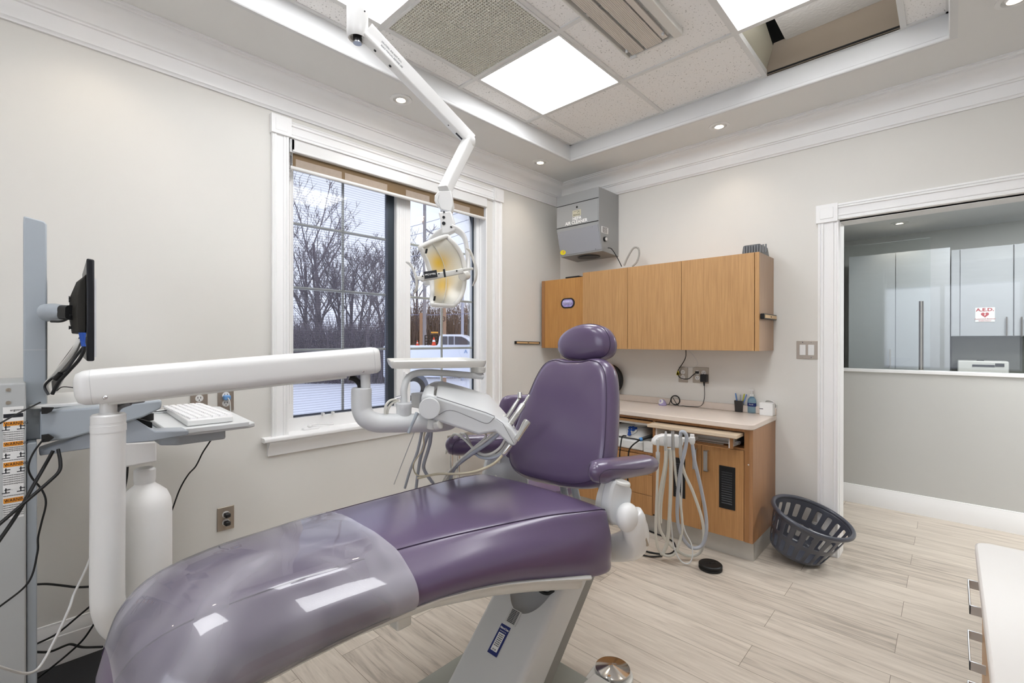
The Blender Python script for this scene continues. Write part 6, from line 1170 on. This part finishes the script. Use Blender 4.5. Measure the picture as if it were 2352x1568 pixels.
hh([(1.477,-0.925,0.711), (1.464,-0.896,0.532), (1.433,-0.843,0.314), (1.398,-0.794,0.138), (1.368,-0.782,0.053), (1.352,-0.783,0.038)], .0105, M_hose)
hh([(1.462,-0.925,0.709), (1.440,-0.905,0.579), (1.400,-0.874,0.389), (1.379,-0.840,0.248)], .0060, M_hose)
hh([(1.555,-0.823,0.736), (1.562,-0.803,0.631), (1.572,-0.740,0.471), (1.577,-0.680,0.307), (1.571,-0.658,0.185), (1.545,-0.656,0.107), (1.504,-0.694,0.092), (1.475,-0.736,0.142), (1.461,-0.789,0.244), (1.474,-0.832,0.396), (1.512,-0.878,0.587), (1.544,-0.889,0.716), (1.553,-0.894,0.783), (1.542,-0.904,0.809), (1.526,-0.906,0.805), (1.520,-0.898,0.776)], .0098, M_hoseg)
hh([(1.513,-0.863,0.658), (1.501,-0.834,0.502), (1.488,-0.805,0.343), (1.487,-0.765,0.218), (1.513,-0.728,0.126), (1.516,-0.724,0.050), (1.498,-0.742,0.014), (1.461,-0.763,0.030), (1.434,-0.787,0.108), (1.432,-0.817,0.243), (1.437,-0.840,0.364)], .0036, M_lgrey)
# ================================================================ FLOOR ITEMS
# laundry basket, tipped
bc = V((1.932,-0.222,0.209)); up_b = (V((0, 0, 1))*1.0 + _r*.24 - _f*.32).normalized(); xb_ = _r - up_b*_r.dot(up_b); xb_.normalize(); yb_ = up_b.cross(xb_)
NP, CP = 20, 8; NC = NP*CP; hts = [0, .012, .028, .048, .074, .096, .112, .126, .146, .176, .198, .210, .225]; b = B(); Vs = []
for k_, h_ in enumerate(hts):
    h_ = h_*1.1; r_ = .135 + .064*(h_/.25)**.8; Vs.append([b.bm.verts.new(bc + (xb_*math.cos(2*PI*i/NC)*1.06 + yb_*math.sin(2*PI*i/NC)*.88)*r_ + up_b*h_) for i in range(NC)])
for k_ in range(len(hts)-1):
    for i in range(NC):
        c_ = i % CP; hole = (k_ in (2, 3, 4) or k_ in (7, 8, 9)) and c_ in (2, 3, 4, 5)
        if (k_ in (2, 4, 7, 9)) and c_ in (1, 4): pass
        if not hole: b.f([Vs[k_][i], Vs[k_][(i+1) % NC], Vs[k_+1][(i+1) % NC], Vs[k_+1][i]])
b.f(Vs[0][::-1])
mnz = min(v.co.z for v in b.bm.verts); dz = .004 - mnz
for v in b.bm.verts: v.co.z += dz
bc.z += dz
bsk = thing('laundry_basket', 'slate grey slotted plastic laundry basket tipped beside the oak cabinet', 'laundry basket', (bc.x, bc.y, 0))
b.done('basket_body', M_basket, bsk, solid=.0035, sub=1, ang=80)
b = B(); rp = [bc + (xb_*math.cos(2*PI*i/72)*1.06 + yb_*math.sin(2*PI*i/72)*.88)*.208 + up_b*.252 for i in range(73)]; b.tube(rp, .0125, 12, k=0); b.done('rim', M_basket, bsk, ang=80)
p = V((1.606,-0.685,0.015)); t = thing('round_pedal', 'flat black round rubber disc on the floor by the cabinet', 'foot pedal', (p.x, p.y, 0))
b = B(); b.lathe([(.060, .001), (.064, .004), (.064, .012), (.060, .014), (.060, .017), (.064, .019), (.064, .028), (.058, .033), (.001, .034)], (p.x, p.y, 0), 48); b.done('disc', M_rub, t, ang=30)
text('Dexis', .030, (p.x, p.y, .0345), _r, _f, mat('dark_emboss', '2a2b2d', .25), t, shear=.2)
c = V((1.650,-1.823,0.035)); c.z = 0; t = thing('foot_control', 'chrome domed foot control with white base ring at the bottom edge', 'foot control', tuple(c))
b = B(); b.lathe([(.001, .048), (.020, .044), (.060, .036), (.0665, .034), (.067, .030), (.060, .028)], c, 72); b.done('chrome_disc', mat('spun_chrome', 'cfcdca', .12, metal=1), t, ang=20)
b = B(); b.lathe([(.078, .001), (.078, .010), (.070, .016), (.055, .020), (.050, .028)], c, 56); b.prism([V((c.x-.052, c.y-.16, .001)), V((c.x+.052, c.y-.16, .001)), V((c.x+.075, c.y-.01, .001)), V((c.x-.075, c.y-.01, .001))], (0, 0, .016)); b.box(c.x-.04, c.x+.04, c.y-.15, c.y-.07, .016, .030); b.done('base', M_off, t, bevel=.003, ang=30)
q = c + V((.022, -.062, .036)); b = B(); b.cyls([(q+V((0, 0, -.012)), .006), (q+V((0, 0, .008)), .0075), (q+V((0, 0, .010)), .006)], 16); b.done('spindle', M_chr, t)
# ================================================================ OUTDOORS
GZ = -.50
b = B(); b.box(-90, -.35, -60, 90, GZ-.1, GZ); g_ = struct(b, 'ground', M_snow); g_.name = 'ground'
M_twig = mat('twig_brown', '6e6368', .9, var=.25, vscale=2); M_twig2 = mat('twig_rust', '7b6c64', .9, var=.3, vscale=2)
def tree(base, h, seed, lab, spread=.5):
    random.seed(seed); bm_ = B(); cnt = [0]
    def br(p, d, L, r, lv):
        pts = [p]; q = p.copy(); dd = d.copy(); n = 4 if lv < 2 else 3
        for i in range(n):
            dd = (dd + V((random.uniform(-1, 1), random.uniform(-1, 1), random.uniform(-.3, .7)))*(.10+.05*lv)).normalized(); q = q + dd*L/n; pts.append(q.copy())
        bm_.tube(pts, [r, r*.45], 4 if lv > 1 else 6, k=0)
        if lv >= 4: return
        nb_ = (7, 5, 5, 3)[lv]
        for i in range(nb_):
            t = random.uniform(.30 if lv == 0 else .2, 1); k = t*n; i0 = min(int(k), n-1); pp = pts[i0].lerp(pts[i0+1], k-i0)
            a = random.uniform(0, 2*PI); side = V((math.cos(a), math.sin(a), 0)); nd = (dd*(1-spread) + side*spread*1.1 + V((0, 0, .35))).normalized()
            br(pp, nd, L*random.uniform(.42, .66)*(1.05-t*.25), max(r*(1-t*.55)*.5, .009), lv+1)
    br(V(base), V((random.uniform(-.06, .06), random.uniform(-.06, .06), 1)).normalized(), h*.72, h*.016, 0)
    return solo(bm_, 'bare_tree', M_bark, lab, 'tree', 'bare trees beyond the snow', smooth=False)
tr = [((-20.052,6.071,-0.500), 7.5, 11, 'bare winter tree at the left edge of the window'), ((-18.444,6.233,-0.500), 8.6, 12, 'tallest bare winter tree left of the vertical muntin'), ((-19.438,7.412,-0.500), 6.6, 13, 'bare tree just left of the first vertical muntin'),
      ((-18.325,7.743,-0.500), 6.8, 14, 'bare tree just right of the first vertical muntin'), ((-15.327,6.799,-0.500), 5.4, 15, 'nearer bare tree in the right half of the screened sash'), ((-17.822,8.978,-0.500), 6.4, 16, 'bare tree behind the dark sash edge'), ((-16.773,9.994,-0.500), 6.4, 17, 'bare tree at the left of the second sash'), ((-21.393,7.124,-0.500), 7.0, 19, 'bare tree standing behind the two leftmost trees'), ((-20.718,8.645,-0.500), 7.6, 21, 'bare tree farthest back in the screened sash')]
for p, h, sd, lab in tr: tree(p, h, sd, lab)
def thicket(x0, x1, dep, z1, n, m, lab, sd, lean=.35):
    random.seed(sd); b = B()
    for i in range(n):
        t_ = dep + random.uniform(-1.5, 1.5); base = V((2.608, -3.416, 0)) + _f*t_ + _r*random.uniform(x0, x1); base.z = GZ
        h = z1*random.uniform(.35, 1.0); d = V((random.uniform(-lean, lean), random.uniform(-lean, lean), 1)); mid = base + d*h*.5 + V((random.uniform(-.15, .15), random.uniform(-.15, .15), 0)); top = base + d*h
        b.tube([base, mid, top], [.022, .008], 3, k=0)
    for i in range(n):
        t_ = dep + random.uniform(-1.5, 1.5); c_ = V((2.608, -3.416, 0)) + _f*t_ + _r*random.uniform(x0, x1); c_.z = GZ + z1*random.random()**1.3*.9
        d = V((random.uniform(-1, 1), random.uniform(-1, 1), random.uniform(-.4, 1)))*random.uniform(.2, .6); b.tube([c_, c_+d], [.010, .006], 3, k=0)
    return b
o = solo(thicket(-12.10, -5.32, 21, 2.6, 2600, 0, '', 5), 'thicket', M_twig, 'purple-brown leafless thicket behind the snow in the screened sash', 'bushes', smooth=False); o['kind'] = 'stuff'
o = solo(thicket(-6.20, 0.09, 24, 3.9, 2600, 0, '', 6), 'thicket', M_twig2, 'brown thicket behind the white pickup truck', 'bushes', smooth=False); o['kind'] = 'stuff'
o = solo(thicket(-25.29, 2.77, 40, 4.4, 3600, 0, '', 9), 'tree_line', M_twig, 'low hazy tree line on the horizon', 'tree line', smooth=False); o['kind'] = 'stuff'
# pickup truck
TT = 14.0
TO = V((2.608, -3.416, 0)) + _f*TT          # a point on the road; the truck stands along _r, metres from it
def tp(u, z, w=0): q = TO + _f*w + _r*u; q.z = z; return q
M_tw = mat('truck_white', 'e6eaf3', .3, coat=.4); M_tg = mat('truck_glass', '39414f', .1, coat=.6)
t = thing('pickup_truck', 'white pickup truck with dark cab windows parked outside on the snow', 'truck', tuple(tp(-1.26, GZ)))
out = [(-3.88, .20), (-3.88, 1.16), (-2.27, 1.17), (-2.23, 1.20), (-2.19, 1.46), (-2.10, 1.50), (-1.52, 1.50), (-1.36, 1.42), (-1.02, 1.17), (-0.14, 1.05), (0.05, .85), (0.08, .25), (-0.08, .20)]
b = B(); b.prism([tp(x, z) for x, z in out], _f*1.8); b.done('body', M_tw, t, bevel=.05, bseg=3)
for a_, poly in enumerate(([(-2.15, 1.19), (-2.12, 1.44), (-1.94, 1.44), (-1.94, 1.19)], [(-1.91, 1.19), (-1.91, 1.44), (-1.75, 1.44), (-1.75, 1.19)], [(-1.72, 1.19), (-1.72, 1.44), (-1.52, 1.43), (-1.39, 1.37), (-1.18, 1.19)])):
    b = B(); b.prism([tp(x, z, -.02) for x, z in poly], _f*.02); b.done('side_window', M_tg, t)
for px_ in (-2.96, -0.50):
    c_ = tp(px_, GZ+.37, -.02); b = B(); b.cyl(c_, c_+_f*.22, .37, n=32); wh = b.done('wheel', M_rub, t, bevel=.02); b = B(); b.cyl(c_-_f*.01, c_+_f*.05, .22, n=24); b.done('rim', M_grey, wh)
    b = B(); b.cyl(tp(px_, GZ+.40, -.012), tp(px_, GZ+.40, .0), .46, n=32); b.done('wheel_arch', mat('arch_dark', '5a5f6a', .7), t)
b = B()
for x_ in (-2.67, -2.57, -2.46, -2.36, -2.27): b.cyl(tp(x_, 1.16, .3), tp(x_, 1.47, .3), .02, n=6)
for z_ in (1.20, 1.29, 1.38, 1.47): b.cyl(tp(-2.67, z_, .3), tp(-2.27, z_, .3), .015, n=6)
b.done('bed_rack', M_dark, t)
b = B(); b.beam(tp(-2.50, 1.56, .4), tp(-2.29, 1.56, .4), .08, .05); b.beam(tp(-2.40, 1.47, .4), tp(-2.40, 1.54, .4), .03, .03); b.done('beacon_bar', mat('amber', 'e8a13a', .4), t)
text('A', .16, tp(-1.39, .98, -.012), _r, (0, 0, 1), mat('door_blue', '7c9fd0', .5), t, th=.002)
def cone(px_, lab, s_=1.0):
    c_ = tp(px_, 1.165, .12); t2 = thing('traffic_cone', lab, 'traffic cone', tuple(c_), 'cones on the truck bed')
    b = B(); b.box(c_.x-.08*s_, c_.x+.08*s_, c_.y-.08*s_, c_.y+.08*s_, c_.z, c_.z+.015); b.lathe([(.065*s_, .015), (.018*s_, .24*s_), (.012*s_, .245*s_)], c_, 20); b.done('cone', mat('cone_orange', 'e2482a', .5), t2)
    b = B(); b.lathe([(.047*s_, .11*s_), (.033*s_, .17*s_)], c_, 20, cap=False); b.done('reflective_band', M_paper, t2)
cone(-2.37, 'orange cone with a white band on the truck bed, left of the muntin'); cone(-2.87, 'smaller orange cone at the rear of the truck bed', .6)
# poles, wires
p = (-13.643,8.423,-0.500); t = thing('utility_pole', 'grey utility pole with a lit street lamp outside', 'utility pole', tuple(p)); p = V(p); dd_ = 19.76
b = B(); b.cyl(p, p+V((0, 0, 7.4*dd_/20+.3)), .085, .065, n=14); b.done('pole', mat('pole_grey', '8f8a8a', .8), t)
ztop = 6.39; b = B(); b.tube([V((p.x, p.y, ztop-.3)), V((p.x, p.y, ztop)) - _r*.1, V((p.x, p.y, ztop+.05)) - _r*.16*dd_/20], .03, 6); b.tube([V((p.x, p.y, ztop-.35)) + _r*.05, V((p.x, p.y, ztop-.55)) + _r*.4, V((p.x, p.y, ztop-.4)) + _r*1.0], .035, 6); b.done('bracket', mat('pole_grey', '9a9aa8'), t)
b = B(); b.sph(V((p.x, p.y, ztop+.05)) - _r*.2*dd_/20, .14, (1.2, 1, .7), 12, 8); b.done('street_lamp', emis('lamp_glow', 'ffd9c0', 3), t)
p2 = V((-13.474,10.385,-0.500)); b = B(); b.cyl(p2, p2+V((0, 0, 4.60)), .075, .06, n=12); solo(b, 'utility_pole', mat('pole_pale', 'b4b8c4', .8), 'second paler utility pole at the right of the second sash', 'utility pole')
p3 = V((-11.582,7.860,-0.500)); b = B(); b.cyl(p3, p3+V((0, 0, 3.35)), .07, .06, n=12); q = solo(b, 'wooden_post', mat('post_tan', 'a3846c', .8), 'tan wooden post with the number 3 outside the second sash', 'post'); zt3 = 2.13
text('3', .26, V((p3.x, p3.y, zt3)) - _f*.115, _r, (0, 0, 1), M_ink, q, th=.003)
b = B(); b.cyl(V((-12.514,7.434,-0.500)), V((-12.514,7.434,-0.500))+V((0, 0, 2.9)), .06, n=8); solo(b, 'wooden_post', mat('post_orange', 'a07a5c', .8), 'thin orange-brown post left of the grey utility pole', 'post')
wires = [[(-14.872,7.605,5.987),(-12.014,10.299,7.151)], [(-14.871,7.605,5.613),(-12.013,10.299,6.702)], [(-14.870,7.605,4.996),(-12.012,10.299,6.216)], [(-14.869,7.605,4.715),(-12.011,10.299,5.748)], [(-14.868,7.605,4.060),(-12.010,10.298,4.906)], [(-14.867,7.605,3.686),(-12.009,10.298,4.495)], [(-14.865,7.604,2.433),(-12.005,10.298,2.512)]]
for i, (a_, c_) in enumerate(wires):
    b = B(); p0 = V(a_); p1 = V(c_); m_ = (p0+p1)/2 - V((0, 0, .05)); b.tube([p0, m_, p1], .011, 4); solo(b, 'overhead_wire', mat('wire_grey', '8b8fa6', .7), ('topmost', 'second', 'third', 'fourth', 'fifth', 'sixth', 'lowest')[i] + ' of the seven overhead wires counted from the top in the second sash', 'wire', 'overhead wires')
